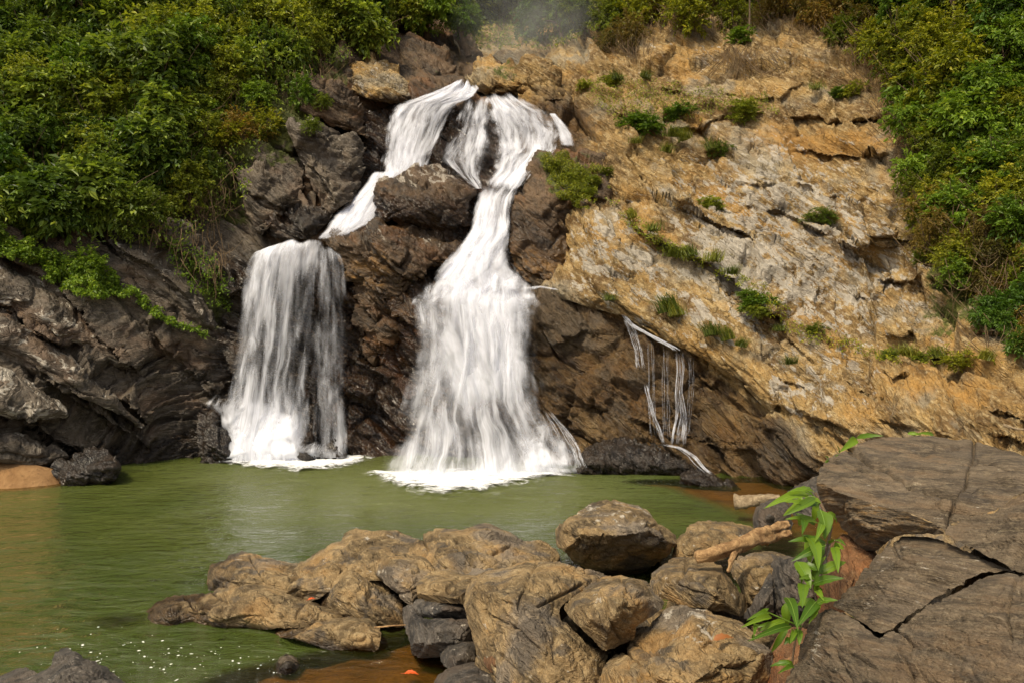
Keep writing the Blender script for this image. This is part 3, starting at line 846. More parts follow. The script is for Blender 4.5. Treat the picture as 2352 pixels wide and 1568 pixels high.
# mossy buttress to the right of the main fall
o = relief("rock_buttress", [(1172, 500), (1190, 440), (1222, 372), (1235, 350), (1280, 340), (1330, 338), (1400, 372), (1430, 420), (1400, 470), (1330, 480), (1302, 540), (1312, 620), (1322, 690), (1270, 678), (1215, 645), (1185, 620), (1172, 560)],
       dmap([(1230, 350, 23.2), (1330, 338, 24.2), (1225, 420, 21.7), (1290, 400, 22.2), (1380, 400, 22.8), (1430, 430, 22.4), (1200, 500, 20.9), (1270, 480, 20.9), (1330, 470, 21.4), (1190, 600, 20.0), (1260, 600, 20.0), (1300, 600, 20.1), (1320, 690, 19.6)]),
       M_CLIFF_M, step=2.4, roll=0.45, back=2.2, disp=dict(L=1.3, amp=0.20, flat=1.4, levels=3, crack=0.35, fine=0.6, rough=0.4), jit=1.2, seed=41,
       mask=mset(wet=lambda u, v: 0.55 * sstep(430, 520, v), moss=lambda u, v: 0.85 * blob(u, v, 1310, 410, 75, 55) + 0.4 * blob(u, v, 1260, 365, 40, 20), orange=lambda u, v: 0.5 * sstep(480, 600, v)))
tag(o, "dark brown rock buttress with mossy top right of the main fall", "rock")

# the pale slope whose lower edge overhangs
lipo = [(1232, 652), (1300, 690), (1430, 724), (1500, 766), (1560, 795), (1600, 815), (1690, 868), (1750, 925), (1775, 948), (1800, 915), (1830, 872), (1870, 840), (1830, 760), (1700, 640), (1560, 520), (1440, 430), (1350, 420), (1300, 500), (1296, 600)]
o = relief("overhanging_slab", lipo, off([(1232, 652, 0.55), (1300, 690, 0.7), (1430, 724, 0.75), (1600, 815, 0.8), (1760, 935, 0.7), (1830, 872, 0.2), (1870, 840, -0.4), (1700, 640, -0.4), (1560, 520, -0.4), (1440, 430, -0.4), (1350, 420, -0.2), (1300, 500, 0.5), (1500, 650, 0.45), (1400, 600, 0.6), (1650, 760, 0.5)]),
       M_CLIFF_R, step=3, roll=0.35, back=1.2, close=False, disp=dict(L=2.0, amp=0.15, flat=3.6, levels=4, crack=0.45, fine=0.7, rough=0.25, gain=0.42, strata=0.11, bedt=0.5, longb=6), jit=1.5, seed=57,
       mask=mset(pale=lambda u, v: 0.50 * blob(u, v, 1400, 580, 150, 140) + 0.42 * blob(u, v, 1620, 720, 170, 110) + 0.5 * blob(u, v, 1790, 890, 40, 50), moss=lambda u, v: 0.5 * blob(u, v, 1550, 580, 90, 20) + 0.35 * blob(u, v, 1350, 700, 60, 20), orange=0.15,
                 wet=lambda u, v: 0.3 * sstep(1330, 1270, u)))
tag(o, "pale grey tan bedded rock slope overhanging the dark seeping wall", "rock")

# left of the top of the falls
o = relief("layered_boulder", [(783, 165), (800, 142), (840, 138), (905, 155), (970, 192), (992, 214), (950, 230), (885, 238), (820, 225), (788, 196)],
       dmap([(783, 165, 27.6), (840, 140, 29), (992, 214, 28), (830, 185, 27), (900, 200, 26.8), (950, 222, 27.0), (820, 225, 27.0)]),
       M_CLIFF_R, step=2.2, roll=0.4, back=2, disp=dict(L=1.4, amp=0.22, flat=4.0, levels=3, crack=0.5, fine=0.8, rough=0.3, bed=(0.3, -0.3, 0.9)), jit=1, seed=61, mask=mset(pale=0.3, wet=lambda u, v: 0.7 * sstep(212, 225, v)))
tag(o, "tan thin bedded boulder left of the head of the falls", "rock")
o = relief("brown_rock_slope", [(850, 165), (862, 100), (900, 72), (950, 82), (1010, 108), (1060, 112), (1098, 150), (1070, 182), (1020, 205), (960, 196), (900, 175)],
       dmap([(850, 165, 30), (900, 75, 34), (1060, 112, 35), (1098, 150, 34), (930, 120, 31.5), (1000, 150, 31.5), (1040, 190, 31), (960, 190, 29.8)]),
       M_CLIFF_M, step=2.4, roll=0.7, back=2.5, disp=dict(L=2.4, amp=0.3, flat=2.4, levels=3, crack=0.3, fine=0.5, rough=0.4), jit=1.2, seed=67, mask=mset(wet=0.1, moss=0.2, orange=0.2))
tag(o, "bare brown rock slope behind the head of the falls", "rock")
o = relief("crest_boulder", [(1078, 180), (1092, 150), (1130, 136), (1190, 140), (1250, 150), (1320, 168), (1345, 205), (1320, 240), (1262, 240), (1190, 220), (1120, 214), (1082, 200)],
       dmap([(1078, 180, 28.8), (1130, 136, 30.5), (1320, 168, 29.5), (1130, 180, 28.2), (1210, 190, 27.9), (1290, 215, 27.6), (1190, 220, 28.2), (1345, 205, 28.4)]),
       M_CLIFF_R, step=2.2, roll=0.5, back=2.2, disp=dict(L=1.5, amp=0.32, flat=2.0, levels=3, crack=0.4, fine=0.6, rough=0.4), jit=1, seed=71, mask=mset(moss=lambda u, v: 0.55 * blob(u, v, 1160, 165, 60, 25), wet=lambda u, v: 0.6 * sstep(190, 212, v), orange=0.2))
tag(o, "lumpy tan rock on the crest right of the head of the falls", "rock")

# slabs of the left wall
left_slabs = [
 ("slanting_slab", [(-380, 360), (-150, 470), (0, 588), (90, 640), (185, 715), (240, 770), (300, 840), (262, 838), (200, 800), (130, 770), (70, 725), (0, 690), (-380, 540)], 0.55, 0.35, "smooth grey slanting rock slab below the green creeper on the left wall"),
 ("slanting_slab", [(-380, 560), (0, 705), (60, 745), (130, 795), (200, 850), (262, 905), (330, 980), (270, 950), (180, 905), (90, 850), (0, 800), (-380, 650)], 0.6, 0.3, "long dark slanting rock slab with lit upper edge at left"),
 ("slanting_slab", [(-380, 690), (0, 838), (70, 872), (130, 912), (165, 950), (90, 965), (0, 960), (-380, 840)], 0.7, 0.45, "pale grey slanting rock slab at the left edge above the sand"),
 ("slanting_slab", [(250, 545), (330, 560), (400, 620), (470, 690), (505, 760), (460, 750), (390, 700), (310, 640), (262, 590)], 0.4, 0.25, "brown slanting rock slab between the creeper and the left fall"),
 ("slanting_slab", [(-200, 950), (0, 980), (90, 1005), (160, 1050), (80, 1070), (0, 1060), (-200, 1050)], 0.5, 0.1, "low dark bedded rock slab just above the sand patch"),
]
for k, (nm, pts, of, pale, lab) in enumerate(left_slabs):
    c = np.mean(pts, 0)
    o = relief(nm, pts, (lambda u, v, of=of: BASE_T(u, v) - of), M_CLIFF_L, step=3, roll=0.3, back=1.4, close=False,
               disp=dict(L=2.4, amp=0.10, flat=3.4, levels=3, crack=0.5, fine=0.4, rough=0.25, gain=0.4, strata=0.07, bedt=0.5, longb=7), jit=2.0, seed=80 + k, mask=mset(pale=pale, wet=0.12))
    tag(o, lab, "rock", "slanting slabs of the left wall")

wall_blocks = [
 ("wall_block", [(540, 395), (600, 372), (660, 380), (700, 420), (690, 470), (640, 500), (600, 540), (560, 500)], 0.5, "dark jutting rock block under the yellow shrub left of the falls"),
 ("wall_block", [(660, 290), (720, 275), (790, 300), (838, 335), (830, 420), (800, 470), (755, 480), (720, 430), (690, 370)], 0.7, "grey brown slanting rock rib left of the upper fall"),
 ("wall_block", [(690, 180), (760, 190), (830, 240), (845, 320), (800, 305), (740, 280), (690, 250)], 0.5, "brown rock shoulder with small plants beside the layered boulder"),
 ("wall_block", [(590, 480), (690, 470), (760, 490), (735, 530), (690, 550), (620, 545)], 0.4, "dark wet rock lump above the lip of the left fall"),
]
for k, (nm, pts, of, lab) in enumerate(wall_blocks):
    o = relief(nm, pts, (lambda u, v, of=of: BASE_T(u, v) - of - 0.12), M_CLIFF_L if k != 2 else M_CLIFF_M, step=2.6, roll=0.28, rollw=0.4, back=1.6,
               disp=dict(L=1.8, amp=0.20, flat=3.2, levels=3, crack=0.4, fine=0.5, rough=0.25, gain=0.42, strata=0.18, bedt=0.5, longb=5), jit=1.6, seed=95 + k, mask=mset(wet=0.25 if k < 3 else 0.7, moss=0.12, pale=0.2 if k == 1 else 0, orange=0.15))
    tag(o, lab, "rock", "rock blocks left of the falls")

# low dark rocks along the far shore
shore_rocks = [
 ("shore_rock", [(130, 1095), (138, 1065), (170, 1045), (220, 1035), (262, 1050), (275, 1085), (245, 1112), (180, 1126), (145, 1118)], 15.3, "black wet rock knob beside the sand patch", 0.8),
 ("shore_rock", [(455, 1000), (470, 945), (500, 935), (520, 985), (545, 1040), (535, 1064), (470, 1066)], 18.3, "dark wet rock at the left foot of the left fall", 0.9),
 ("shore_rock", [(672, 1062), (680, 1010), (700, 990), (720, 1000), (735, 1040), (738, 1064)], 18.2, "dark pointed rock in the splash of the left fall", 0.95),
 ("shore_rock", [(742, 1064), (755, 1025), (772, 1012), (792, 1030), (800, 1064)], 18.3, "small dark rock in the splash beside the pointed one", 0.95),
 ("shore_rock", [(1325, 1092), (1330, 1040), (1370, 1012), (1430, 1005), (1500, 1012), (1560, 1028), (1605, 1060), (1640, 1092), (1600, 1106), (1460, 1100)], 16.6, "broad low dark rock at the foot of the seeping wall", 0.75),
 ("shore_rock", [(1560, 1108), (1570, 1090), (1610, 1078), (1650, 1092), (1690, 1118), (1700, 1135), (1660, 1142), (1600, 1128)], 15.2, "low dark rock spit reaching into the pool at right", 0.75),
 ("shore_rock", [(1475, 1118), (1500, 1106), (1530, 1104), (1545, 1116), (1520, 1124)], 15.7, "tiny flat dark rock just breaking the pool surface", 0.8),
]
for k, (nm, pts, d0, lab, wet) in enumerate(shore_rocks):
    c = np.mean(pts, 0)
    o = relief(nm, pts, plane_d(c[0], c[1], d0, 0, -0.006), M_BOULDER_D, step=2.4, roll=0.45, back=1.6,
               disp=dict(L=0.8, amp=0.12, flat=2.0, levels=3, crack=0.3, fine=0.6, rough=0.5), jit=1.2, seed=110 + k, mask=mset(wet=wet))
    tag(o, lab, "rock", "dark rocks along the far shore")
# ------------------------------------------------------------------ rocks in the foreground
def z7(pts): return [(275.6 + x * 0.4297, 1056.6 + y * 0.4297) for x, y in pts]
def z8(pts): return [(1249.5 + x * 0.46875, 964.7 + y * 0.46875) for x, y in pts]
def z7d(pts): return dmap([(275.6 + x * 0.4297, 1056.6 + y * 0.4297, d) for x, y, d in pts])
def z8d(pts): return dmap([(1249.5 + x * 0.46875, 964.7 + y * 0.46875, d) for x, y, d in pts])
BD = dict(L=0.8, amp=0.062, flat=1.6, levels=4, gain=0.48, strata=0.016, bedt=0.20, longb=5, crack=0.7, fine=0.6, rough=0.35, bed=(0.3, -0.2, 0.9))

def J7(*ls, w=2.6, d=0.05): return [(z7(l), w, d) for l in ls]
def J8(*ls, w=2.6, d=0.05): return [(z8(l), w, d) for l in ls]

# the long low outcrop: one mass of several humps
out = empty("rock_outcrop", at(800, 1420, 8.4), "long low tan brown rock outcrop running into the pool from the boulders", "rock")
relief("ridge", z7([(1090, 490), (1120, 445), (1185, 430), (1200, 390), (1260, 366), (1350, 382), (1480, 380), (1560, 402), (1612, 425), (1620, 388), (1700, 362), (1815, 372), (1890, 348), (1940, 334), (2010, 347), (2110, 397), (2150, 420), (2250, 432), (2330, 475), (2340, 540), (2150, 600), (1900, 620), (1650, 620), (1520, 640), (1300, 640), (1080, 640)]),
       z7d([(1100, 480, 9.0), (1260, 370, 9.6), (1600, 400, 9.6), (1940, 335, 9.8), (2330, 475, 9.4), (1150, 600, 8.5), (1350, 460, 8.9), (1500, 560, 8.5), (1700, 450, 8.9), (1700, 600, 8.3), (1980, 450, 8.9), (2000, 600, 8.2), (2300, 560, 8.7)]),
       M_BOULDER, parent=out, step=2.0, planes=34, edge_fade=0.12, roll=0.30, back=1.6, disp=dict(BD, amp=0.046, L=0.9), seed=201, cuts=J7([(1200, 480), (1330, 490), (1400, 470), (1600, 490)], [(1610, 400), (1640, 470), (1600, 540), (1560, 600)], [(1880, 440), (1990, 470), (2100, 440)], [(1750, 420), (1830, 470), (1900, 560)], d=0.09, w=3.2), mask=mset(wet=lambda u, v: 0.3 * sstep(1270, 1210, v), pale=0.12))
relief("hump", z7([(474, 620), (490, 556), (556, 545), (580, 515), (650, 491), (725, 505), (870, 527), (950, 540), (1050, 486), (1130, 470), (1180, 560), (1140, 680), (1000, 760), (800, 740), (640, 720), (510, 712), (478, 692)]),
       z7d([(480, 620, 8.7), (650, 492, 9.2), (940, 530, 9.1), (1130, 470, 9.0), (560, 620, 8.35), (700, 560, 8.6), (900, 600, 8.5), (1080, 600, 8.4), (800, 700, 8.15), (1000, 720, 8.05), (520, 700, 8.35)]),
       M_BOULDER, parent=out, step=2.0, planes=20, edge_fade=0.12, roll=0.30, back=1.3, disp=BD, seed=203, cuts=J7([(560, 600), (700, 590), (850, 640), (960, 660)], [(700, 520), (780, 600), (800, 700)]), mask=mset(wet=lambda u, v: 0.65 * sstep(600, 500, u), pale=0.15))
relief("spit", z7([(84, 886), (130, 842), (152, 790), (250, 732), (360, 706), (480, 702), (590, 640), (680, 626), (800, 656), (910, 705), (1010, 745), (1190, 832), (1150, 880), (1000, 890), (880, 892), (690, 914), (600, 900), (520, 896), (400, 888), (180, 888)]),
       z7d([(84, 886, 7.72), (250, 732, 8.15), (480, 702, 8.3), (680, 626, 8.4), (1010, 745, 8.0), (1190, 832, 7.6), (250, 820, 7.65), (500, 800, 7.6), (700, 720, 7.85), (720, 840, 7.4), (950, 820, 7.4), (400, 880, 7.6), (690, 910, 7.42)]),
       M_BOULDER, parent=out, step=2.0, planes=20, edge_fade=0.12, roll=0.22, back=1.2, disp=BD, seed=205, cuts=J7([(500, 700), (620, 760), (800, 770), (1000, 850)], [(350, 720), (400, 800), (520, 860)], d=0.06), mask=mset(wet=lambda u, v: np.clip(0.75 * sstep(480, 390, u) + 0.5 * sstep(1420, 1440, v), 0, 1)))
relief("front_ledge", z7([(808, 912), (860, 885), (960, 862), (1040, 845), (1190, 836), (1340, 846), (1390, 920), (1386, 990), (1362, 1018), (1300, 1006), (1200, 1012), (1100, 1010), (960, 958), (830, 938)]),
       z7d([(808, 912, 7.4), (1040, 845, 7.6), (1340, 846, 7.4), (950, 905, 7.25), (1120, 900, 7.15), (1300, 930, 7.0), (1100, 1005, 7.05), (1360, 1015, 6.9)]),
       M_BOULDER, parent=out, step=2.0, planes=20, edge_fade=0.12, roll=0.15, back=0.8, disp=dict(BD, amp=0.045, flat=2.6), seed=207, mask=mset(wet=lambda u, v: 0.7 * sstep(1465, 1490, v)))
relief("hump", z7([(1075, 790), (1100, 720), (1150, 640), (1210, 570), (1280, 545), (1345, 560), (1420, 640), (1500, 740), (1525, 880), (1440, 892), (1380, 895), (1330, 855), (1190, 838)]),
       z7d([(1075, 790, 8.1), (1280, 545, 8.8), (1500, 740, 8.2), (1200, 700, 7.95), (1350, 700, 7.95), (1300, 830, 7.55), (1450, 850, 7.5), (1190, 838, 7.8)]),
       M_BOULDER, parent=out, step=2.0, planes=20, edge_fade=0.12, roll=0.25, back=1.0, disp=BD, seed=209, mask=mset(pale=0.1))
relief("hump", z7([(1335, 548), (1400, 515), (1500, 498), (1610, 505), (1690, 590), (1640, 680), (1590, 760), (1540, 770), (1440, 690), (1370, 610)]),
       z7d([(1335, 548, 8.6), (1610, 505, 8.7), (1450, 560, 8.3), (1560, 640, 8.0), (1540, 760, 7.8), (1660, 620, 8.2)]),
       M_BOULDER, parent=out, step=2.0, planes=20, edge_fade=0.12, roll=0.2, back=0.9, disp=BD, seed=211, mask=mset(pale=0.15))

# rock stack of three layers
st = empty("layered_rock", at(1005, 1500, 7.0), "grey brown rock split into flat layers in front of the outcrop", "rock")
relief("layer", z7([(1585, 665), (1640, 606), (1700, 585), (1765, 576), (1850, 600), (1900, 570), (1990, 575), (1990, 650), (1900, 720), (1850, 765), (1700, 762), (1600, 748)]),
       z7d([(1585, 665, 7.3), (1765, 576, 7.9), (1990, 575, 7.8), (1680, 680, 7.0), (1800, 690, 7.0), (1700, 760, 7.0), (1900, 700, 7.2)]), M_BOULDER, parent=st, step=2.0, planes=9, edge_fade=0.12, roll=0.2, back=0.8, disp=dict(BD, amp=0.038, flat=2.5), seed=221, mask=mset(pale=0.12))
relief("layer", z7([(1568, 770), (1592, 742), (1700, 756), (1860, 760), (1880, 800), (1878, 850), (1760, 846), (1640, 842), (1575, 815)]),
       z7d([(1568, 770, 7.1), (1700, 756, 7.0), (1860, 760, 7.0), (1650, 800, 6.85), (1800, 810, 6.85), (1700, 845, 6.9)]), M_BOULDER_D, parent=st, step=2.0, planes=9, edge_fade=0.12, roll=0.15, back=0.8, disp=dict(BD, amp=0.034), seed=222, mask=mset(pale=0.15))
relief("layer", z7([(1504, 795), (1560, 762), (1590, 820), (1650, 838), (1770, 843), (1890, 848), (1900, 960), (1880, 1040), (1715, 1050), (1570, 1044), (1545, 960), (1520, 900)]),
       z7d([(1504, 795, 7.1), (1590, 820, 6.9), (1890, 848, 6.8), (1600, 920, 6.7), (1750, 920, 6.65), (1570, 1044, 6.7), (1800, 1040, 6.6)]), M_BOULDER_D, parent=st, step=2.0, planes=9, edge_fade=0.12, roll=0.15, back=0.9, disp=dict(BD, amp=0.038), seed=223, mask=mset(pale=0.12))

def rock(lab, pts, dfun, mat=M_BOULDER, **kw):
    a = dict(step=2.0, roll=0.3, back=0.8, disp=BD, jit=1.0, edge_fade=0.12, planes=15)
    a.update(kw)
    o = relief("boulder", pts, dfun, mat, **a)
    return tag(o, lab, "rock", "boulders in the foreground")

# big boulder with a dark undercut face
rock("big angular boulder with bright top and dark undercut face at the pool edge",
     z8([(62, 600), (66, 522), (130, 470), (240, 406), (330, 385), (400, 400), (500, 430), (560, 500), (640, 552), (652, 600), (612, 662), (560, 702), (500, 732), (380, 762), (280, 752), (190, 722), (110, 660)]),
     z8d([(66, 560, 9.2), (330, 386, 9.9), (560, 500, 9.4), (650, 600, 9.1), (120, 560, 8.6), (260, 480, 8.9), (280, 570, 8.25), (420, 500, 8.7), (400, 570, 8.3), (540, 560, 8.35), (300, 660, 8.7), (450, 650, 8.75), (580, 640, 8.7), (380, 755, 9.2), (200, 700, 8.75)]),
     seed=231, cuts=J8([(150, 520), (300, 530), (420, 545), (560, 500)], [(290, 560), (250, 650), (200, 700)], [(400, 470), (520, 520), (600, 560)]), roll=0.3, back=1.4, disp=dict(BD, amp=0.053), mask=mset(pale=lambda u, v: 0.28 * sstep(1225, 1190, v)))  # pale upper part paints the light falling on its top
big = empty("cracked_boulder", at(1290, 1620, 5.4), "large brown boulder split by a slanting crack at bottom centre", "rock")
relief("left_half", [(1064, 1385), (1074, 1345), (1105, 1316), (1160, 1301), (1210, 1286), (1270, 1281), (1315, 1296), (1395, 1322), (1370, 1345), (1320, 1370), (1285, 1400), (1310, 1440), (1355, 1480), (1395, 1500), (1380, 1560), (1370, 1700), (1110, 1700), (1085, 1560), (1092, 1500), (1078, 1440)],
       dmap([(1064, 1385, 6.3), (1210, 1286, 6.9), (1395, 1322, 6.7), (1120, 1390, 5.75), (1230, 1360, 5.7), (1320, 1345, 6.1), (1150, 1480, 5.4), (1260, 1450, 5.2), (1340, 1520, 5.05), (1200, 1600, 5.0), (1100, 1560, 5.6), (1250, 1700, 4.8)]),
       M_BOULDER, parent=big, step=2.0, planes=16, edge_fade=0.12, roll=0.3, back=1.2, disp=dict(BD, amp=0.045, crack=0.6), seed=241, cuts=J8([(0, 660), (100, 690), (200, 740), (290, 765)], [(-20, 900), (100, 850), (200, 800)], w=2.4, d=0.05) + [([(1100, 1400), (1180, 1440), (1260, 1500), (1300, 1560)], 2.4, 0.05), ([(1090, 1350), (1180, 1340), (1250, 1300)], 2, 0.035), ([(1180, 1440), (1200, 1360), (1230, 1290)], 2, 0.035)], mask=mset(orange=lambda u, v: 0.4 * blob(u, v, 1110, 1450, 40, 60), pale=0.1))
relief("right_half", z8([(95, 912), (170, 840), (290, 764), (330, 758), (425, 770), (505, 792), (590, 890), (540, 950), (450, 1010), (436, 1080), (300, 1125), (210, 1050), (130, 970)]),
       z8d([(95, 912, 5.7), (290, 764, 6.5), (500, 790, 6.4), (590, 890, 6.2), (200, 900, 5.5), (350, 850, 5.6), (450, 880, 5.6), (300, 1000, 5.25), (420, 1000, 5.35), (300, 1120, 5.2)]),
       M_BOULDER, parent=big, step=2.0, planes=16, edge_fade=0.12, roll=0.2, back=0.9, disp=dict(BD, amp=0.038, bed=(0.8, -0.3, 0.5), flat=2.4), seed=243, cuts=J8([(300, 860), (330, 980), (380, 1080)], [(180, 880), (330, 870), (420, 830)], [(380, 780), (440, 880), (470, 980)], w=2.2, d=0.04), mask=mset(pale=0.1, orange=0.15))
rock("smooth tan wedge shaped boulder below the forked log",
     z8([(513, 800), (530, 745), (600, 692), (680, 670), (790, 680), (875, 722), (935, 795), (1002, 890), (992, 942), (962, 962), (880, 938), (700, 912), (600, 880), (530, 845)]),
     z8d([(513, 800, 7.0), (680, 672, 7.6), (1000, 890, 6.9), (620, 760, 6.7), (750, 760, 6.65), (850, 800, 6.5), (700, 860, 6.4), (900, 890, 6.35), (960, 955, 6.5)]), seed=251, cuts=J8([(540, 760), (640, 790), (690, 740), (700, 690)], [(640, 790), (700, 830), (860, 870)], w=2.6, d=0.04), disp=dict(BD, amp=0.030), mask=mset(orange=0.25, pale=0.12))
rock("broad flat topped tan boulder with a brown leaf on it",
     [(1366, 1720), (1368, 1580), (1390, 1520), (1440, 1475), (1460, 1440), (1495, 1425), (1545, 1388), (1640, 1402), (1700, 1420), (1742, 1460), (1776, 1500), (1772, 1540), (1760, 1600), (1740, 1720)],
     dmap([(1368, 1580, 5.0), (1460, 1440, 5.7), (1545, 1388, 6.1), (1700, 1420, 5.7), (1776, 1500, 5.0), (1480, 1500, 4.95), (1580, 1450, 5.3), (1680, 1470, 5.1), (1560, 1530, 4.65), (1700, 1530, 4.7), (1450, 1570, 4.7), (1600, 1700, 4.6), (1740, 1600, 4.85)]),
     seed=261, cuts=J8([(430, 1080), (600, 1100), (700, 1090), (850, 1040), (1000, 1080)], [(500, 1180), (650, 1150), (800, 1250), (950, 1150), (1080, 1140)], [(380, 1100), (520, 1230), (600, 1290)], w=2.4, d=0.05), roll=0.25, back=1.2, disp=dict(BD, amp=0.042), mask=mset(pale=lambda u, v: 0.22 * sstep(1510, 1440, v), orange=lambda u, v: 0.45 * sstep(1500, 1560, v)))
rock("low tan grey boulder behind the forked log beside the pool",
     z8([(625, 672), (640, 600), (700, 522), (790, 490), (900, 502), (1000, 522), (1040, 550), (1000, 620), (880, 680), (740, 720), (660, 720)]),
     z8d([(625, 672, 9.0), (790, 490, 9.9), (1040, 550, 9.6), (720, 600, 8.8), (850, 580, 9.0), (800, 680, 8.5)]), seed=265, mask=mset(pale=0.12))
rock("grey brown upright rock beside the bleached log",
     z8([(1020, 470), (1045, 420), (1100, 385), (1165, 378), (1200, 420), (1220, 520), (1180, 560), (1100, 560), (1030, 535)]),
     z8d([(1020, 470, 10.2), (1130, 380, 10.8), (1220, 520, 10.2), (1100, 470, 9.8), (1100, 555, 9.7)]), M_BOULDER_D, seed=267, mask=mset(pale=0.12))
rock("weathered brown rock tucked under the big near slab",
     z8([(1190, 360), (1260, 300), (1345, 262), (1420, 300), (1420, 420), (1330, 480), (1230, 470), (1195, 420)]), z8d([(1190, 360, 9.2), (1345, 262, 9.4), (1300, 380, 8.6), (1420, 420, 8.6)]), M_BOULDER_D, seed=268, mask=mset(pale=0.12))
rock("brown streaked rock under the forked end of the log",
     z8([(900, 720), (960, 662), (1080, 634), (1180, 650), (1250, 690), (1250, 800), (1130, 850), (1040, 900), (990, 890), (940, 800)]),
     z8d([(900, 720, 7.7), (1080, 634, 8.0), (1250, 690, 7.5), (1020, 740, 7.2), (1150, 760, 7.1), (1000, 880, 6.9)]), seed=271, disp=dict(BD, flat=3.0), mask=mset(pale=0.12))
rock("dark upright block behind the green vine",
     z8([(1110, 672), (1180, 664), (1300, 640), (1400, 600), (1470, 700), (1440, 900), (1300, 980), (1180, 970), (1112, 945)]),
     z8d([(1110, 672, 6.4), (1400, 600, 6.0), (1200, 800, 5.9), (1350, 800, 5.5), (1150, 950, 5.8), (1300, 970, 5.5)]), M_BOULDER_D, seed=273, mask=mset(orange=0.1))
rock("grey shard of rock left of the vine",
     z8([(982, 965), (1010, 900), (1050, 832), (1110, 742), (1125, 850), (1125, 960), (1080, 985)]), z8d([(982, 965, 6.2), (1110, 742, 6.5), (1080, 880, 5.9), (1120, 960, 5.9)]), M_BOULDER_D, seed=275, roll=0.12, back=0.5, disp=dict(BD, amp=0.023), mask=mset(pale=0.12))
rock("rusty orange brown rock in the gap beneath the near slab",
     z8([(1330, 880), (1380, 700), (1420, 590), (1500, 560), (1620, 630), (1640, 700), (1560, 860), (1440, 960), (1340, 960)]), z8d([(1330, 880, 5.2), (1500, 560, 5.3), (1620, 630, 5.1), (1480, 750, 4.8), (1400, 950, 4.8)]), M_RED, seed=277, roll=0.2, disp=dict(BD, amp=0.038), mask=mset(orange=0.25))
rock("reddish brown rock at the bottom beneath the vine",
     z8([(1060, 1420), (1080, 1230), (1120, 1100), (1180, 1020), (1270, 1010), (1320, 1060), (1260, 1200), (1230, 1420)]), z8d([(1060, 1420, 4.7), (1120, 1100, 5.3), (1270, 1010, 5.2), (1180, 1150, 4.8), (1150, 1400, 4.4)]), M_RED, seed=279, roll=0.2, disp=dict(BD, amp=0.038), mask=mset())
rock("squarish grey stone at the foot of the layered rock",
     z7([(1712, 1010), (1735, 965), (1800, 958), (1885, 962), (1905, 1060), (1860, 1105), (1760, 1120), (1718, 1075)]), z7d([(1712, 1010, 6.6), (1800, 958, 6.7), (1800, 1030, 6.2), (1900, 1060, 6.3), (1760, 1115, 6.2)]), M_BOULDER_D, seed=281, roll=0.15, back=0.5, disp=dict(BD, amp=0.023), mask=mset(pale=0.12))
rock("dark smooth rock at the bottom edge left of the cracked boulder",
     z7([(1650, 1330), (1680, 1180), (1750, 1110), (1850, 1080), (1960, 1090), (2080, 1160), (2120, 1230), (2100, 1330)]), z7d([(1680, 1180, 5.8), (1850, 1080, 6.0), (2100, 1180, 5.7), (1850, 1180, 5.4), (1900, 1320, 5.2)]), M_BOULDER_D, seed=283, roll=0.2, back=0.6, disp=dict(BD, amp=0.030), mask=mset(pale=0.15))
rock("small reddish stone wedged beside the cracked boulder",
     z7([(1945, 1080), (1960, 1015), (1990, 1010), (2040, 1050), (2066, 1110), (2050, 1150), (1980, 1130)]), z7d([(1945, 1080, 5.7), (1990, 1010, 5.8), (2000, 1080, 5.5), (2060, 1130, 5.6)]), M_RED, seed=285, roll=0.1, back=0.3, step=2, disp=dict(BD, amp=0.015), mask=mset(pale=0.15))
rock("small brown stone at the bottom between the dark rock and cracked boulder",
     z7([(2080, 1180), (2100, 1110), (2150, 1090), (2200, 1130), (2210, 1230), (2100, 1260)]), z7d([(2080, 1180, 5.5), (2150, 1090, 5.6), (2150, 1170, 5.3), (2150, 1250, 5.3)]), M_BOULDER, seed=286, roll=0.1, back=0.3, step=2, disp=dict(BD, amp=0.015), mask=mset(pale=0.12))
rock("small pale topped stone standing in the amber shallows",
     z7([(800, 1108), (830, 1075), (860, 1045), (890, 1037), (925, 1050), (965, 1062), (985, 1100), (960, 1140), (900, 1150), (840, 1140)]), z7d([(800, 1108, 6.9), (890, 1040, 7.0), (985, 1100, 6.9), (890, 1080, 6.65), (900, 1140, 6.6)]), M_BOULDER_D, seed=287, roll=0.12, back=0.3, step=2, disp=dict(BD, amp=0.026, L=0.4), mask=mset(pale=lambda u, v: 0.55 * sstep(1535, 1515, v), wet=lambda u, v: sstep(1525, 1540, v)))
rock("jagged dark grey rock at the bottom left corner",
     [(-120, 1720), (-100, 1600), (0, 1548), (40, 1532), (100, 1535), (130, 1500), (155, 1490), (200, 1512), (245, 1530), (275, 1555), (320, 1600), (330, 1720)], dmap([(0, 1548, 5.9), (150, 1490, 6.3), (320, 1600, 5.7), (100, 1580, 5.5), (200, 1570, 5.6), (100, 1700, 5.1), (300, 1700, 5.2)]), M_BOULDER_D, seed=289, roll=0.2, back=0.9, disp=dict(BD, amp=0.045, bed=(0.7, -0.3, 0.6), flat=2.5), mask=mset(pale=0.12))

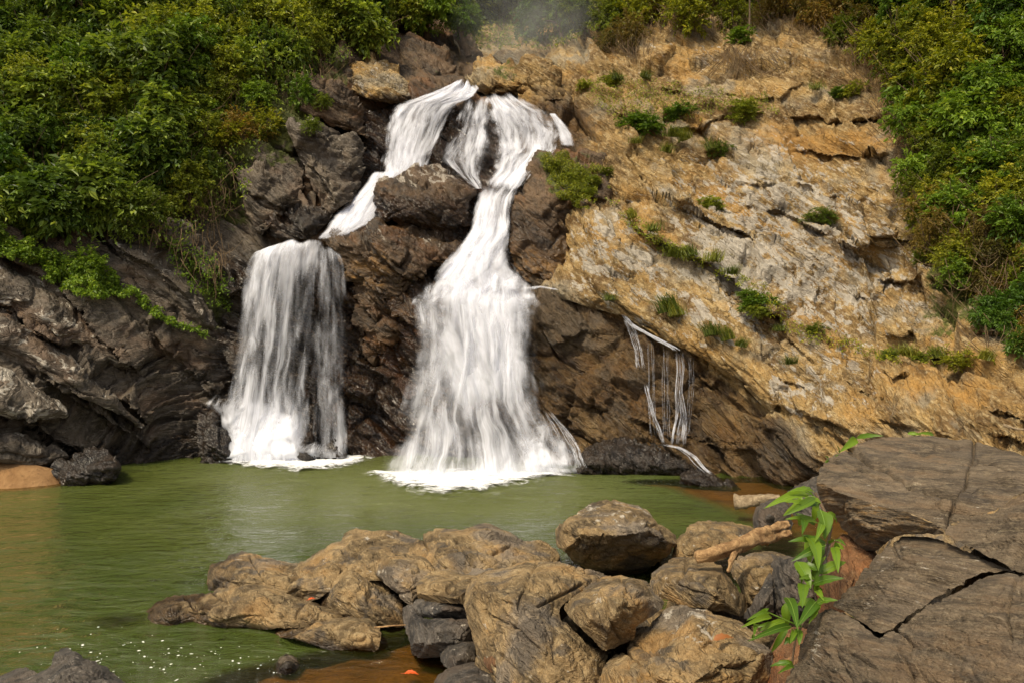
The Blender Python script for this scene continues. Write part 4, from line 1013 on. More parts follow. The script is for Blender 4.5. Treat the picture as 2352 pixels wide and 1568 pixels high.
# the big slabs at right, close to the camera
SD = dict(L=0.8, amp=0.040, flat=3.0, levels=4, gain=0.42, strata=0.020, bedt=0.14, longb=6, crack=0.6, fine=0.6, rough=0.5, bed=(0.34, 0.30, 0.88))
def slab(lab, pts, dfun, **kw):
    a = dict(step=2.4, roll=0.22, rollw=0.28, back=0.5, disp=SD, jit=1.0, down=0.0, edge_fade=0.1); a.update(kw)
    o = relief("near_slab", pts, dfun, M_SLAB, **a)
    return tag(o, lab, "rock", "slabs close by at right")
topd = z8d([(1345, 250, 5.5), (1680, 82, 6.4), (2100, 105, 6.2), (2600, 200, 5.2), (1450, 330, 5.05), (1700, 300, 5.2), (2000, 300, 5.0), (1900, 480, 4.45), (2352, 350, 4.4), (2700, 500, 3.7), (1600, 400, 4.8), (2000, 540, 4.3), (2352, 740, 3.6), (2700, 900, 3.2)])
slab("big brown slab nearest the cliff with a crack across its top",
     z8([(1338, 300), (1350, 248), (1372, 200), (1420, 162), (1500, 140), (1580, 97), (1680, 82), (1900, 74), (2105, 106), (2352, 165), (2650, 230), (2650, 250), (2352, 352), (2210, 442), (2060, 490), (1995, 505), (1970, 545), (1900, 500), (1780, 455), (1640, 420), (1500, 375), (1390, 330)]),
     topd, seed=301, cuts=J8([(2115, 110), (2095, 200), (2060, 300), (2010, 400), (1978, 540)], [(1920, 128), (2000, 132), (2110, 118)], [(2060, 215), (2130, 200), (2230, 230), (2400, 270)], [(1400, 180), (1520, 215), (1640, 270)], w=2.6, d=0.05) + J8([(1510, 140), (1600, 195), (1700, 240), (1760, 290), (1880, 335), (1960, 350), (2010, 380)], w=5, d=0.09), mask=mset(pale=0.05))
slab("tan underside edge of the big brown slab above the vine",
     z8([(1336, 305), (1400, 325), (1520, 372), (1650, 418), (1790, 452), (1905, 500), (1968, 548), (1880, 552), (1780, 552), (1700, 580), (1625, 640), (1560, 630), (1480, 545), (1430, 482), (1352, 402)]),
     z8d([(1336, 305, 5.35), (1650, 420, 4.85), (1968, 548, 4.4), (1400, 420, 5.3), (1560, 500, 5.0), (1750, 530, 4.75), (1600, 630, 5.1), (1450, 500, 5.35)]), roll=0.06, seed=303, disp=dict(SD, amp=0.05), mask=mset(orange=0.4, pale=0.1))
slab("brown slab at the right edge beyond the lower slab",
     z8([(1962, 552), (2000, 512), (2070, 492), (2210, 446), (2352, 358), (2650, 255), (2650, 900), (2352, 742), (2240, 702), (2100, 625), (2020, 585)]),
     lambda u, v: topd(u, v) - 0.03, seed=305, roll=0.08, mask=mset())
lowd = z8d([(1420, 900, 4.2), (1650, 622, 4.6), (1830, 546, 4.65), (2100, 640, 4.0), (2352, 735, 3.5), (2700, 850, 3.0), (1600, 800, 4.1), (1800, 700, 4.15), (2000, 800, 3.7), (1700, 950, 3.7), (2352, 1000, 2.95), (1300, 1050, 4.2), (1400, 1000, 3.95), (1500, 1150, 3.45), (1250, 1200, 4.0), (1180, 1400, 3.7), (1600, 1400, 2.95), (2000, 1300, 2.75), (2600, 1400, 2.3)])
slab("pale striped upper half of the lowest slab at right",
     z8([(1418, 910), (1470, 858), (1532, 800), (1584, 714), (1644, 642), (1742, 580), (1830, 564), (1945, 584), (2015, 616), (2095, 656), (2235, 722), (2345, 752), (2240, 752), (2165, 756), (2060, 800), (1960, 850), (1870, 905), (1760, 980), (1650, 1042), (1560, 990), (1480, 940)]),
     lowd, rollw=0.34, seed=307, cuts=J8([(1560, 880), (1680, 870), (1800, 900)], [(1700, 600), (1750, 700), (1900, 760)], w=2.2, d=0.03), roll=0.26, mask=mset(pale=0.16))
slab("darker lower half of the lowest slab filling the bottom right corner",
     z8([(1400, 922), (1470, 944), (1560, 996), (1650, 1050), (1770, 984), (1880, 908), (1970, 856), (2070, 804), (2170, 757), (2352, 752), (2700, 870), (2700, 1480), (1140, 1480), (1180, 1300), (1222, 1200), (1260, 1100), (1300, 1000), (1350, 945)]),
     lambda u, v: lowd(u, v) - 0.02, seed=309, cuts=J8([(1480, 1130), (1620, 1190), (1760, 1180), (1900, 1240), (2100, 1220), (2400, 1270)], [(1700, 1000), (1800, 1080), (1950, 1100), (2150, 1060)], [(2300, 780), (2250, 900), (2280, 1050)], w=2.4, d=0.035), roll=0.10, mask=mset(pale=lambda u, v: 0.5 * blob(u, v, 1875, 1480, 18, 60)))

# shingle and broken rock filling the gaps under the boulders
gx_, gy_ = np.meshgrid(np.arange(-1.2, 11.0, 0.05), np.arange(3.0, 13.6, 0.05))
gu_ = gx_ / gy_ * FOC + CX
hz_ = -0.35 + (0.38 + 0.11 * (8.5 - gy_)) * sstep(1060, 1300, gu_) * sstep(10.0, 8.6, gy_)
hz_ = hz_ + 1.15 * sstep(2060, 2260, gu_) * sstep(6.0, 5.3, gy_) * sstep(3.0, 3.5, gy_)
hz_ = np.maximum(hz_, -0.5 + 1.15 * sstep(1960, 2060, gu_) * sstep(13.4, 12.4, gy_))
Pg_ = np.stack([gx_, gy_, 0 * gx_], -1)
ff_, ee_ = facets(Pg_ * 4.5, 77)
hz_ = hz_ + 0.10 * ff_ - 0.06 * np.clip(1 - ee_ / 0.15, 0, 1) + 0.05 * fbm(Pg_ * 2, 3, 79)
gi_ = np.arange(gx_.size).reshape(gx_.shape)
me = mesh_data("shingle", np.stack([gx_, gy_, hz_], -1).reshape(-1, 3), np.stack([gi_[:-1, :-1], gi_[:-1, 1:], gi_[1:, 1:], gi_[1:, :-1]], -1).reshape(-1, 4))
cattr(me, "mask", np.zeros((gx_.size, 4)))
tag(link("shingle", me, M_BOULDER), kind="structure")
# ------------------------------------------------------------------ pool, bed, sand
xs = np.arange(-34, 34.01, 0.2); ys = np.arange(-14, 24.01, 0.2)
X, Y = np.meshgrid(xs, ys)
def uvw(X, Y):
    d = np.maximum(Y, 0.5)
    return X / d * FOC + CX, CY + FOC * CAM_H / d
UU, VV = uvw(X, Y)
def spot(u, v, rx, ry, amp):
    d = FOC * CAM_H / (v - CY); x = (u - CX) / FOC * d
    return amp * np.exp(-(((X - x) / rx) ** 2 + ((Y - d) / ry) ** 2))
bed = -1.9 + 0.25 * fbm(np.stack([X, Y, X * 0], -1) * 0.5, 3, 3)
rise = (spot(800, 1560, 1.5, 0.9, 1.62) + spot(960, 1500, 0.8, 0.8, 1.62) + spot(640, 1590, 1.0, 0.5, 1.3) + spot(270, 1425, 0.7, 0.45, 1.60) + spot(1700, 1120, 1.6, 1.3, 1.55) + spot(1850, 1120, 2.0, 1.6, 1.6) + spot(40, 1106, 1.9, 1.3, 2.6) + spot(1480, 1105, 0.9, 0.5, 1.3) + spot(1000, 1600, 1.5, 0.7, 1.6) + spot(300, 1080, 1.2, 0.6, 1.1) + spot(1900, 1200, 2.5, 3.0, 1.9) + spot(1300, 1400, 1.6, 1.6, 1.6))
sand_top = spot(50, 1106, 1.2, 0.75, 0.36) + spot(-80, 1112, 1.6, 0.8, 0.30)     # a small beach on the left shore
bed = np.minimum(bed + rise, -0.09 + sand_top + 0.05 * fbm(np.stack([X, Y, X * 0], -1) * 1.5, 3, 8))
# the ground goes up behind and under the camera
bed = np.maximum(bed, np.where(Y < 5.5, -0.6 + 0.16 * (5.5 - Y), -9))
idx = np.arange(X.size).reshape(X.shape)
Fg = np.stack([idx[:-1, :-1], idx[:-1, 1:], idx[1:, 1:], idx[1:, :-1]], -1).reshape(-1, 4)
me = mesh_data("pool_bed", np.stack([X, Y, bed], -1).reshape(-1, 3), Fg)
tag(link("pool_bed", me, M_SAND), kind="structure")
wmask = (Y > 3.6)
wz = np.zeros_like(X)
me = mesh_data("pool_water", np.stack([X, Y, wz], -1).reshape(-1, 3), Fg[(Y.ravel()[Fg] > 3.6).all(1)])
fattr(me, "water_depth", np.maximum(-bed, 0).ravel())
ag = 0.45 * blob(UU, VV, 640, 1170, 260, 60) + 0.95 * blob(UU, VV, 1120, 1135, 380, 75) + 0.8 * blob(UU, VV, 680, 1090, 240, 40) + 0.25
fattr(me, "agitation", np.clip(ag, 0.05, 1.3).ravel())
tag(link("pool_water", me, M_WATER), kind="structure")

# ground far behind the camera and to the sides, so nothing floats in a void
gx = np.linspace(-120, 120, 25); gy = np.linspace(-120, 120, 25); GX, GY = np.meshgrid(gx, gy)
GZ = -3.2 + 0 * GX + np.where(GY < -14, 3.0, 0)
gi = np.arange(GX.size).reshape(GX.shape)
me = mesh_data("ground", np.stack([GX, GY, GZ], -1).reshape(-1, 3), np.stack([gi[:-1, :-1], gi[:-1, 1:], gi[1:, 1:], gi[1:, :-1]], -1).reshape(-1, 4))
tag(link("ground", me, M_SOIL), kind="structure")

# ------------------------------------------------------------------ white water
def sheet(name, rows, mat, dens, nu=60, nv=140, fwd=0.08, amp=0.06, seed=0, parent=None, clamp=True, edge=0.10, top=0.05, bot=0.0, wob=0.03, um=0.0, lip=None, rag=0.06):
    """a falling sheet of water lofted through rows (v, u_left, u_right, distance[, density])"""
    r = np.array([list(x) + [1.0] * (5 - len(x)) for x in rows], float)
    r[:, 3] = G(r[:, 3])
    s = np.concatenate([[0], np.cumsum(np.hypot(np.diff(r[:, 0]), 0.5 * np.diff(r[:, 1] + r[:, 2])))]); s /= s[-1]
    t = np.linspace(0, 1, nv)
    def ip(c):
        y = np.interp(t, s, r[:, c])
        k = max(3, nv // (len(r) * 3)); ker = np.ones(k) / k
        return np.convolve(np.pad(y, (k // 2, k - 1 - k // 2), mode='edge'), ker, 'valid')
    v, ul, ur, d, dn = [ip(c) for c in range(5)]
    a = np.linspace(0, 1, nu)
    A, T = np.meshgrid(a, t)
    q = np.stack([A * 6 + seed, T * 2.0, T * 0 + seed], -1)
    Uq = ul[:, None] + (ur - ul)[:, None] * A + um
    Vq = v[:, None] + 0 * A
    if lip is not None: Vq = Vq + lip(A) * np.exp(-T * 9)
    wid = ((ur - ul) * d / FOC)[:, None]
    Uq = Uq + (ur - ul)[:, None] * wob * fbm(q * np.array([0.8, 3, 1]), 3, seed + 3)
    D = d[:, None] + 0 * A - fwd
    # bulge of the sheet and thread relief
    D = D - 0.10 * wid ** 0.5 * np.sin(np.pi * A) - amp * fbm(np.stack([A * wid * 3.0 + seed, T * 2.5, A * 0], -1), 4, seed + 5)
    if clamp:
        zb = depth(Uq, Vq, ZBASE, 2)
        need = np.minimum(0, zb - 0.04 - fwd - D)
        # keep clear of the rock, but flow smoothly over its bumps
        for _ in range(2):
            q_ = np.pad(need, ((5, 5), (3, 3)), mode='edge')
            need = np.minimum(need, sum(q_[a_:a_ + need.shape[0], b_:b_ + need.shape[1]] for a_ in range(11) for b_ in range(7)) / 77)
        q_ = np.pad(need, ((4, 4), (2, 2)), mode='edge')
        need = np.min([q_[a_:a_ + need.shape[0], b_:b_ + need.shape[1]] for a_ in range(0, 9, 2) for b_ in range(0, 5)], 0)
        for _ in range(2):
            q_ = np.pad(need, ((5, 5), (3, 3)), mode='edge')
            need = sum(q_[a_:a_ + need.shape[0], b_:b_ + need.shape[1]] for a_ in range(11) for b_ in range(7)) / 77
        D = D + need
        D = np.where(D < d[:, None] - 1.6, d[:, None] - 1.6, D)
    P = W(Uq, Vq, D)
    P[..., 2] = np.maximum(P[..., 2], -0.05)
    idx = np.arange(P.shape[0] * P.shape[1]).reshape(P.shape[:2])
    F = np.stack([idx[:-1, :-1], idx[1:, :-1], idx[1:, 1:], idx[:-1, 1:]], -1).reshape(-1, 4)
    org = np.array([P[..., 0].mean(), P[..., 1].mean(), P[..., 2].min()])
    me = mesh_data(name, P.reshape(-1, 3) - org, F)
    ln = np.concatenate([[0], np.cumsum(np.linalg.norm(np.diff(P[:, nu // 2], axis=0), axis=1))])
    mw = np.mean(wid)
    uvl = me.uv_layers.new(name="UVMap")
    uvv = np.stack([A * mw + seed * 1.37, ln[:, None] + 0 * A], -1).reshape(-1, 2)
    li = np.empty(len(me.loops), np.int32); me.loops.foreach_get("vertex_index", li)
    uvl.data.foreach_set("uv", uvv[li].astype(np.float32).ravel())
    e = np.minimum(A, 1 - A) + rag * fbm(np.stack([A * 0 + (A > 0.5) * 5, T * 9 + seed, A * 4], -1), 4, seed + 8)
    ef = sstep(0, edge, e) * sstep(0, max(top, 1e-3), T) * (sstep(0, bot, 1 - T) if bot else 1)
    pat = 0.35 + 1.3 * np.clip(0.5 + 0.9 * fbm(np.stack([A * wid * 1.1 + seed, T * 1.6, A * 0 + seed], -1), 3, 19), 0, 1)
    fattr(me, "dens", dens * dn[:, None] * ef * pat)
    o = link(name, me, mat)
    o.location = org
    if parent is not None:
        o.parent = parent; o.location = Vector(org) - parent.location
    return o

def fall(label, rows, layers, base, clamp=True, **kw):
    root = empty("waterfall", at((rows[-1][1] + rows[-1][2]) / 2, rows[-1][0], float(G(rows[-1][3]))), label, "waterfall", "white cascades of the falls"); root["kind"] = "thing"
    for k, (mi, dens, fwd, amp) in enumerate(layers):
        sheet("water_sheet", rows, M_FALLS[mi], dens, fwd=fwd, amp=amp, seed=3 + 7 * k + int(rows[0][1]) % 50, parent=root, clamp=clamp, um=(k - 1) * 1.5, **kw)
    return root

L3 = [(0, 0.62, 0.02, 0.10), (1, 0.42, 0.14, 0.12), (2, 0.30, 0.26, 0.12)]
fall("upper left branch of the falls fanning down from the crest",
     [(188, 1050, 1086, 28.6, 1.2), (204, 1005, 1100, 27.5, 1.2), (222, 955, 1095, 26.9), (240, 905, 1065, 26.6), (262, 893, 1045, 26.2), (300, 885, 1030, 25.7), (350, 880, 1000, 25.2), (395, 868, 985, 24.5, 1.2), (420, 850, 960, 24.0, 1.2)],
     [(0, 0.46, 0.02, 0.14), (3, 0.46, 0.12, 0.16), (3, 0.34, 0.24, 0.16)], at(930, 420, 24), nv=110, top=0.05, edge=0.2, rag=0.16, lip=lambda A: 14 * vnoise(np.stack([A * 7, A * 0, A * 0], -1), 3))
fall("smooth white chute running down left behind the dark block",
     [(392, 855, 930, 24.0, 1.3), (425, 838, 900, 23.4, 1.5), (465, 795, 885, 22.7, 1.4), (505, 758, 868, 22.0, 1.2), (535, 738, 815, 21.4, 1.1), (552, 725, 775, 21.0, 1.0)],
     [(0, 0.55, 0.02, 0.1), (1, 0.42, 0.12, 0.12), (3, 0.34, 0.22, 0.12)], at(760, 555, 20.9), nv=90, bot=0.08, edge=0.2)
fall("thin veil of water over dark rock in the middle of the upper fall",
     [(216, 1066, 1132, 26.9, 1.1), (250, 1056, 1132, 26.3), (310, 1036, 1132, 25.5), (370, 1005, 1125, 24.8), (400, 1045, 1104, 24.4), (435, 1090, 1112, 23.6, 1.2)],
     [(3, 0.34, 0.03, 0.08), (3, 0.26, 0.14, 0.10), (2, 0.14, 0.22, 0.10)], at(1080, 435, 23.6), nv=90, nu=40, top=0.12, edge=0.3, rag=0.2)
fall("upper right branch of the falls, wide and white",
     [(216, 1112, 1185, 27.0, 1.3), (232, 1114, 1210, 26.7, 1.2), (258, 1120, 1262, 26.2, 1.1), (300, 1130, 1288, 25.7), (345, 1138, 1275, 25.1), (390, 1132, 1228, 24.4, 1.3), (420, 1110, 1205, 23.8, 1.5), (445, 1098, 1190, 23.2, 1.5)],
     [(0, 0.44, 0.02, 0.14), (3, 0.44, 0.12, 0.16), (3, 0.34, 0.24, 0.16)], at(1150, 445, 23.2), nv=110, top=0.08, edge=0.2, rag=0.16, bot=0.12, lip=lambda A: 8 * vnoise(np.stack([A * 7, A * 0, A * 0], -1), 4))
fall("small white spill at the far right of the upper fall",
     [(260, 1260, 1276, 26.4, 1.4), (285, 1272, 1300, 26.0, 1.3), (305, 1280, 1316, 25.7, 1.3), (340, 1286, 1328, 25.2, 1.2)],
     [(0, 0.62, 0.1, 0.08), (1, 0.4, 0.2, 0.08)], at(1300, 340, 25.2), nv=50, nu=24, edge=0.3, bot=0.1)
fall("narrow white chute between the dark block and the mossy buttress",
     [(418, 1105, 1208, 23.5, 1.4), (455, 1093, 1180, 22.7, 1.6), (500, 1083, 1174, 21.9, 1.5), (540, 1074, 1172, 21.1, 1.4), (575, 1045, 1170, 20.5, 1.3), (605, 1020, 1176, 19.9, 1.3), (645, 985, 1205, 19.3, 1.2), (720, 965, 1225, 18.6, 1.0)],
     [(0, 0.50, 0.05, 0.22), (3, 0.40, 0.2, 0.26), (1, 0.30, 0.34, 0.26)], at(1090, 640, 19.3), nv=140, top=0.16, bot=0.30, edge=0.2, rag=0.12)
RF = [(624, 1005, 1180, 19.6, 1.2), (650, 975, 1222, 19.1, 1.2), (690, 938, 1242, 18.7, 1.05), (740, 948, 1240, 18.45, 0.95), (820, 950, 1240, 18.15, 0.85), (920, 925, 1250, 17.8, 0.70), (1000, 900, 1295, 17.45, 0.72), (1050, 885, 1325, 17.15, 0.95), (1092, 868, 1348, 16.8, 1.2)]
CORE = [(632, 985, 1200, 19.3, 1.3), (690, 965, 1225, 18.6, 1.25), (760, 975, 1228, 18.3, 1.1), (850, 1000, 1230, 18.0), (950, 1030, 1235, 17.65, 0.7), (1030, 1050, 1230, 17.3, 0.4)]
r_ = fall("main right fall, a tall white curtain dropping into the pool", RF, [(0, 0.40, 0.02, 0.22), (1, 0.33, 0.2, 0.22), (2, 0.29, 0.36, 0.2)], at(1110, 1085, 16.9), nu=90, nv=200, clamp=False, edge=0.2, rag=0.14, top=0.12, lip=lambda A: 34 * (2 * A - 1) ** 2 + 22 * vnoise(np.stack([A * 6, A * 0, A * 0], -1), 8))
sheet("water_sheet", CORE, M_FALLS[0], 0.60, fwd=0.30, amp=0.25, seed=77, parent=r_, clamp=False, nu=80, nv=160, edge=0.2, rag=0.12, top=0.14, bot=0.35, lip=lambda A: 40 * (2 * A - 1) ** 2 + 24 * vnoise(np.stack([A * 5, A * 0, A * 0], -1), 9))
LF = [(546, 606, 738, 20.9, 1.4), (554, 590, 742, 20.4, 1.4), (575, 575, 744, 20.0, 1.2), (640, 560, 738, 19.7, 0.90), (750, 543, 730, 19.5, 0.75), (850, 527, 722, 19.3, 0.80), (930, 518, 712, 19.05, 1.1), (1000, 500, 708, 18.85, 1.3), (1062, 488, 715, 18.5, 1.5)]
fall("left fall, a straight white curtain dropping from the ledge", LF, [(0, 0.34, 0.02, 0.16), (3, 0.32, 0.14, 0.16), (2, 0.25, 0.26, 0.14)], at(610, 1062, 18.6), nu=70, nv=190, clamp=False, edge=0.14, rag=0.1, top=0.025, lip=lambda A: 26 * (1 - A) ** 2 + 7 * vnoise(np.stack([A * 6, A * 0, A * 0], -1), 5))
LF2 = [(556, 732, 775, 20.6, 1.4), (572, 728, 790, 20.2, 1.2), (600, 726, 800, 19.95, 0.9), (700, 722, 804, 19.7, 0.75), (900, 712, 800, 19.3, 0.75), (1000, 705, 800, 19.0, 0.85), (1062, 700, 806, 18.6, 1.0)]
fall("thin strands of water at the right side of the left fall", LF2, [(1, 0.24, 0.02, 0.10), (2, 0.24, 0.14, 0.10)], at(750, 1062, 18.6), nu=40, nv=160, clamp=False, rag=0.12, edge=0.2, lip=lambda A: 24 * A ** 2 + 5 * vnoise(np.stack([A * 5, A * 0, A * 0], -1), 6))

def trickle(label, pts, w, dens=0.7, sheets=2):
    sheets = sheets * 3 + 1; jr = np.random.default_rng(int(pts[0][0] + pts[-1][1]))
    u = np.array([p[0] for p in pts]); v = np.array([p[1] for p in pts])
    root = None
    for k in range(sheets):
        n = 60
        s = np.concatenate([[0], np.cumsum(np.hypot(np.diff(u), np.diff(v)))]); s /= s[-1]
        t = np.linspace(0, 1, n)
        wc = np.interp(t, s, [p[2] if len(p) > 2 else w for p in pts])
        uc = np.interp(t, s, u); vc = np.interp(t, s, v)
        sm_ = lambda y: np.convolve(np.pad(y, 5, mode='edge'), np.hanning(13)[1:-1] / np.hanning(13)[1:-1].sum(), 'valid')
        uc, vc = sm_(uc) + jr.uniform(-0.55, 0.55) * wc + 1.5 * vnoise(np.stack([t * 6, t * 0 + k, t * 0], -1), 3 + k), sm_(vc) + jr.uniform(-2, 2)
        du = np.gradient(uc); dv = np.gradient(vc); ll = np.hypot(du, dv) + 1e-6
        nx, ny = -dv / ll, du / ll
        a = np.linspace(-0.5, 0.5, 9)
        Uq = uc[:, None] + nx[:, None] * a * wc[:, None] * 0.2; Vq = vc[:, None] + ny[:, None] * a * wc[:, None] * 0.2
        dc = depth(uc, vc, ZALL, 3)
        ker = np.ones(7) / 7
        dc = np.minimum(dc, np.convolve(np.pad(dc, 3, mode='edge'), ker, 'valid'))
        D = dc[:, None] - 0.06 - 0.05 * k - 0.06 * (1 - (2 * a) ** 2)
        P = W(Uq, Vq, D)
        idx = np.arange(P.shape[0] * P.shape[1]).reshape(P.shape[:2])
        F = np.stack([idx[:-1, :-1], idx[:-1, 1:], idx[1:, 1:], idx[1:, :-1]], -1).reshape(-1, 4)
        if root is None:
            root = empty("trickle", tuple(P[-1, 4]), label, "waterfall", "thin trickles down the seeping wall"); root["kind"] = "thing"
        me = mesh_data("water_sheet", P.reshape(-1, 3) - np.array(root.location), F)
        A = np.broadcast_to(a + 0.5, P.shape[:2])
        uvl = me.uv_layers.new(name="UVMap")
        uvv = np.stack([A * 0.35 + 5 * k + u[0], np.broadcast_to((t * 4)[:, None], A.shape)], -1).reshape(-1, 2)
        li = np.empty(len(me.loops), np.int32); me.loops.foreach_get("vertex_index", li)
        uvl.data.foreach_set("uv", uvv[li].astype(np.float32).ravel())
        fattr(me, "dens", 0.95 * dens * sstep(0, 0.5, np.minimum(A, 1 - A)) * (sstep(0, 0.12, t) * sstep(0, 0.12, 1 - t))[:, None] * np.ones_like(A))
        link("water_sheet", me, M_TRICKLE, root)
    return root
trickle("bright trickle running down along the lip of the overhanging slab", [(1430, 720, 10), (1455, 748, 14), (1500, 772, 16), (1545, 795, 18), (1562, 808, 20)], 14, 0.95)
trickle("longest trickle falling from the end of the lip to the low rock", [(1560, 802, 22), (1566, 840, 22), (1560, 900, 20), (1568, 950, 30), (1560, 1028, 46)], 22, 0.5, 3)
trickle("thin trickle right of the longest one", [(1585, 812, 14), (1588, 880, 12), (1582, 960, 10), (1578, 1010, 14)], 12, 0.42, 1)
trickle("upper trickle at the left end of the seeping wall", [(1436, 728, 16), (1452, 760, 18), (1466, 800, 18), (1472, 850, 22)], 16, 0.6)
trickle("broken trickle bouncing off a knob in the wall", [(1478, 876, 22), (1488, 915, 18), (1500, 960, 18), (1514, 990, 18), (1522, 1022, 16)], 16, 0.55)
trickle("faint trickle in the middle of the seeping wall", [(1493, 772, 12), (1496, 860, 14), (1498, 940, 16), (1502, 1010, 16)], 8, 0.42, 1)
trickle("faint trickle between the middle and the longest one", [(1530, 788, 12), (1529, 880, 16), (1533, 1015, 18)], 8, 0.42, 1)
trickle("white rill curling over the low dark rock into the pool", [(1520, 1020, 10), (1560, 1028, 16), (1590, 1048, 18), (1608, 1070, 18), (1632, 1090, 16)], 14, 0.85)
trickle("small splash stream at the right foot of the main fall", [(1255, 940, 14), (1290, 985, 30), (1315, 1030, 40), (1330, 1080, 46)], 30, 0.55)
trickle("sideways spurt on the ledge right of the main fall", [(1205, 665, 40), (1240, 658, 16), (1285, 666, 8)], 14, 0.6)

# splash at the foot of the left fall: heaped white water
def splash(label, outline, dfun, seed, dens, amp=0.18):
    poly = smooth_poly(outline, 5, 2.0, seed)
    u0, v0 = poly.min(0); u1, v1 = poly.max(0)
    st = 4.0
    U, V = np.meshgrid(np.arange(u0 - 6, u1 + 6, st), np.arange(v0 - 6, v1 + 6, st))
    S, _, _ = poly_sdf(U, V, poly)
    D = dfun(U, V)
    P0 = W(U, V, D)
    D = D - amp * (1.2 * fbm(P0 * 1.8, 4, seed)) + 0.5 * np.clip(1 - S / 40, 0, 1) ** 2
    P = W(U, V, D); P[..., 2] = np.maximum(P[..., 2], -0.05)
    idx = np.arange(P.shape[0] * P.shape[1]).reshape(P.shape[:2])
    F = np.stack([idx[:-1, :-1], idx[1:, :-1], idx[1:, 1:], idx[:-1, 1:]], -1).reshape(-1, 4)
    F = F[(S.ravel()[F] > -6).all(1)]
    org = np.array([P[..., 0].mean(), P[..., 1].mean(), 0])
    me = mesh_data("splash", P.reshape(-1, 3) - org, F)
    uvl = me.uv_layers.new(name="UVMap")
    uvv = np.stack([P[..., 0], P[..., 2]], -1).reshape(-1, 2)
    li = np.empty(len(me.loops), np.int32); me.loops.foreach_get("vertex_index", li)
    uvl.data.foreach_set("uv", uvv[li].astype(np.float32).ravel())
    fattr(me, "dens", dens(U, V) * sstep(0, 28, S))
    o = link("splash", me, M_CHURN); o.location = org
    return tag(o, label, "splash", "splashing white water at the foot of the falls", "thing")
splash("heaped white splash at the foot of the left fall", [(460, 925), (490, 905), (530, 890), (590, 905), (640, 925), (690, 950), (710, 1000), (740, 1010), (790, 1030), (815, 1066), (500, 1072), (515, 1020), (490, 960)],
       lambda u, v: 18.9 - (v - 900) / 160 * 0.75, 501, lambda u, v: 0.55 + 0.6 * blob(u, v, 610, 1010, 110, 70) + 0.35 * sstep(1040, 1060, v) - 0.45 * blob(u, v, 700, 1020, 30, 30) - 0.4 * blob(u, v, 770, 1035, 22, 18))
splash("white spray thrown from the rocks at the right foot of the main fall", [(1230, 945), (1260, 950), (1290, 985), (1320, 1030), (1342, 1080), (1335, 1096), (1200, 1098), (1190, 1040), (1205, 980)],
       lambda u, v: 17.3 - (v - 950) / 150 * 0.75, 503, lambda u, v: 0.55 + 0.35 * sstep(1020, 1080, v))
splash("burst of white water where the chute meets the ledge of the main fall", [(930, 700), (985, 645), (1050, 615), (1120, 605), (1180, 625), (1235, 655), (1245, 700), (1200, 720), (1100, 730), (1000, 725)],
       lambda u, v: 18.95 - (v - 600) / 130 * 0.7, 505, lambda u, v: 0.35 + 0.45 * blob(u, v, 1090, 660, 100, 45), 0.3)

# foam on the pool
def foam(label, outline, seed, dens):
    poly = smooth_poly(outline, 5, 1.0, seed)
    w = np.array([[(p[0] - CX) / FOC * FOC * CAM_H / (p[1] - CY), FOC * CAM_H / (p[1] - CY)] for p in poly])
    x0, y0 = w.min(0); x1, y1 = w.max(0)
    Xf, Yf = np.meshgrid(np.arange(x0, x1, 0.06), np.arange(y0, y1, 0.06))
    S, _, _ = poly_sdf(Xf, Yf, w)
    Q = np.stack([Xf, Yf, 0 * Xf], -1)
    Z = 0.015 + np.clip(S, 0, 0.8) * 0.06 + 0.05 * np.clip(fbm(Q * 2.5, 4, seed), -0.2, 1) * sstep(0, 0.5, S)
    Z = np.maximum(Z, 0.008)
    idx = np.arange(Xf.size).reshape(Xf.shape)
    F = np.stack([idx[:-1, :-1], idx[:-1, 1:], idx[1:, 1:], idx[1:, :-1]], -1).reshape(-1, 4)
    F = F[(S.ravel()[F] > 0).all(1)]
    me = mesh_data("foam", np.stack([Xf, Yf, Z], -1).reshape(-1, 3), F)
    uf, vf = uvw(Xf, Yf)
    fattr(me, "dens", dens(uf, vf) * sstep(0, 1.1, S))
    return tag(link("foam", me, M_FOAM), label, "foam", kind="stuff")
foam("white foam apron spreading on the pool below the main fall", [(815, 1085), (900, 1074), (1100, 1074), (1345, 1074), (1350, 1092), (1250, 1112), (1180, 1140), (1080, 1160), (980, 1160), (900, 1150), (850, 1125), (810, 1105)], 511,
     lambda u, v: 0.30 + 0.75 * sstep(1150, 1095, v + np.abs(u - 1060) * 0.05))
foam("narrow band of white foam on the pool below the left fall", [(470, 1062), (510, 1044), (660, 1042), (850, 1044), (885, 1056), (810, 1080), (690, 1096), (550, 1088)], 513, lambda u, v: 0.40 + 0.6 * sstep(1088, 1060, v))

# flecks of foam drifting in the near water
r = np.random.default_rng(31)
VF, FF = [], []
for k in range(110):
    cu = [60, 200, 330, 430, 560][r.integers(0, 5)]; u = cu + r.normal() * 90; v = 1475 + (cu - 60) * 0.06 + r.normal() * 26 + abs(r.normal()) * 14
    if u > 640 and r.random() < 0.55: continue
    d = FOC * CAM_H / (v - CY); x = (u - CX) / FOC * d
    sz = 0.003 + 0.010 * r.random() ** 2.5; n = 6
    b0 = len(VF)
    an = r.random() * 6.28; el = 1 + 1.3 * r.random()
    for i in range(n):
        a = i / n * 6.283; q = sz * (0.6 + 0.8 * r.random())
        ex, ey = math.cos(a) * q * el, math.sin(a) * q
        VF.append((x + ex * math.cos(an) - ey * math.sin(an), d + ex * math.sin(an) + ey * math.cos(an), 0.004))
    VF.append((x, d, 0.004 + sz * 0.3))
    for i in range(n): FF.append((b0 + i, b0 + (i + 1) % n, b0 + n))
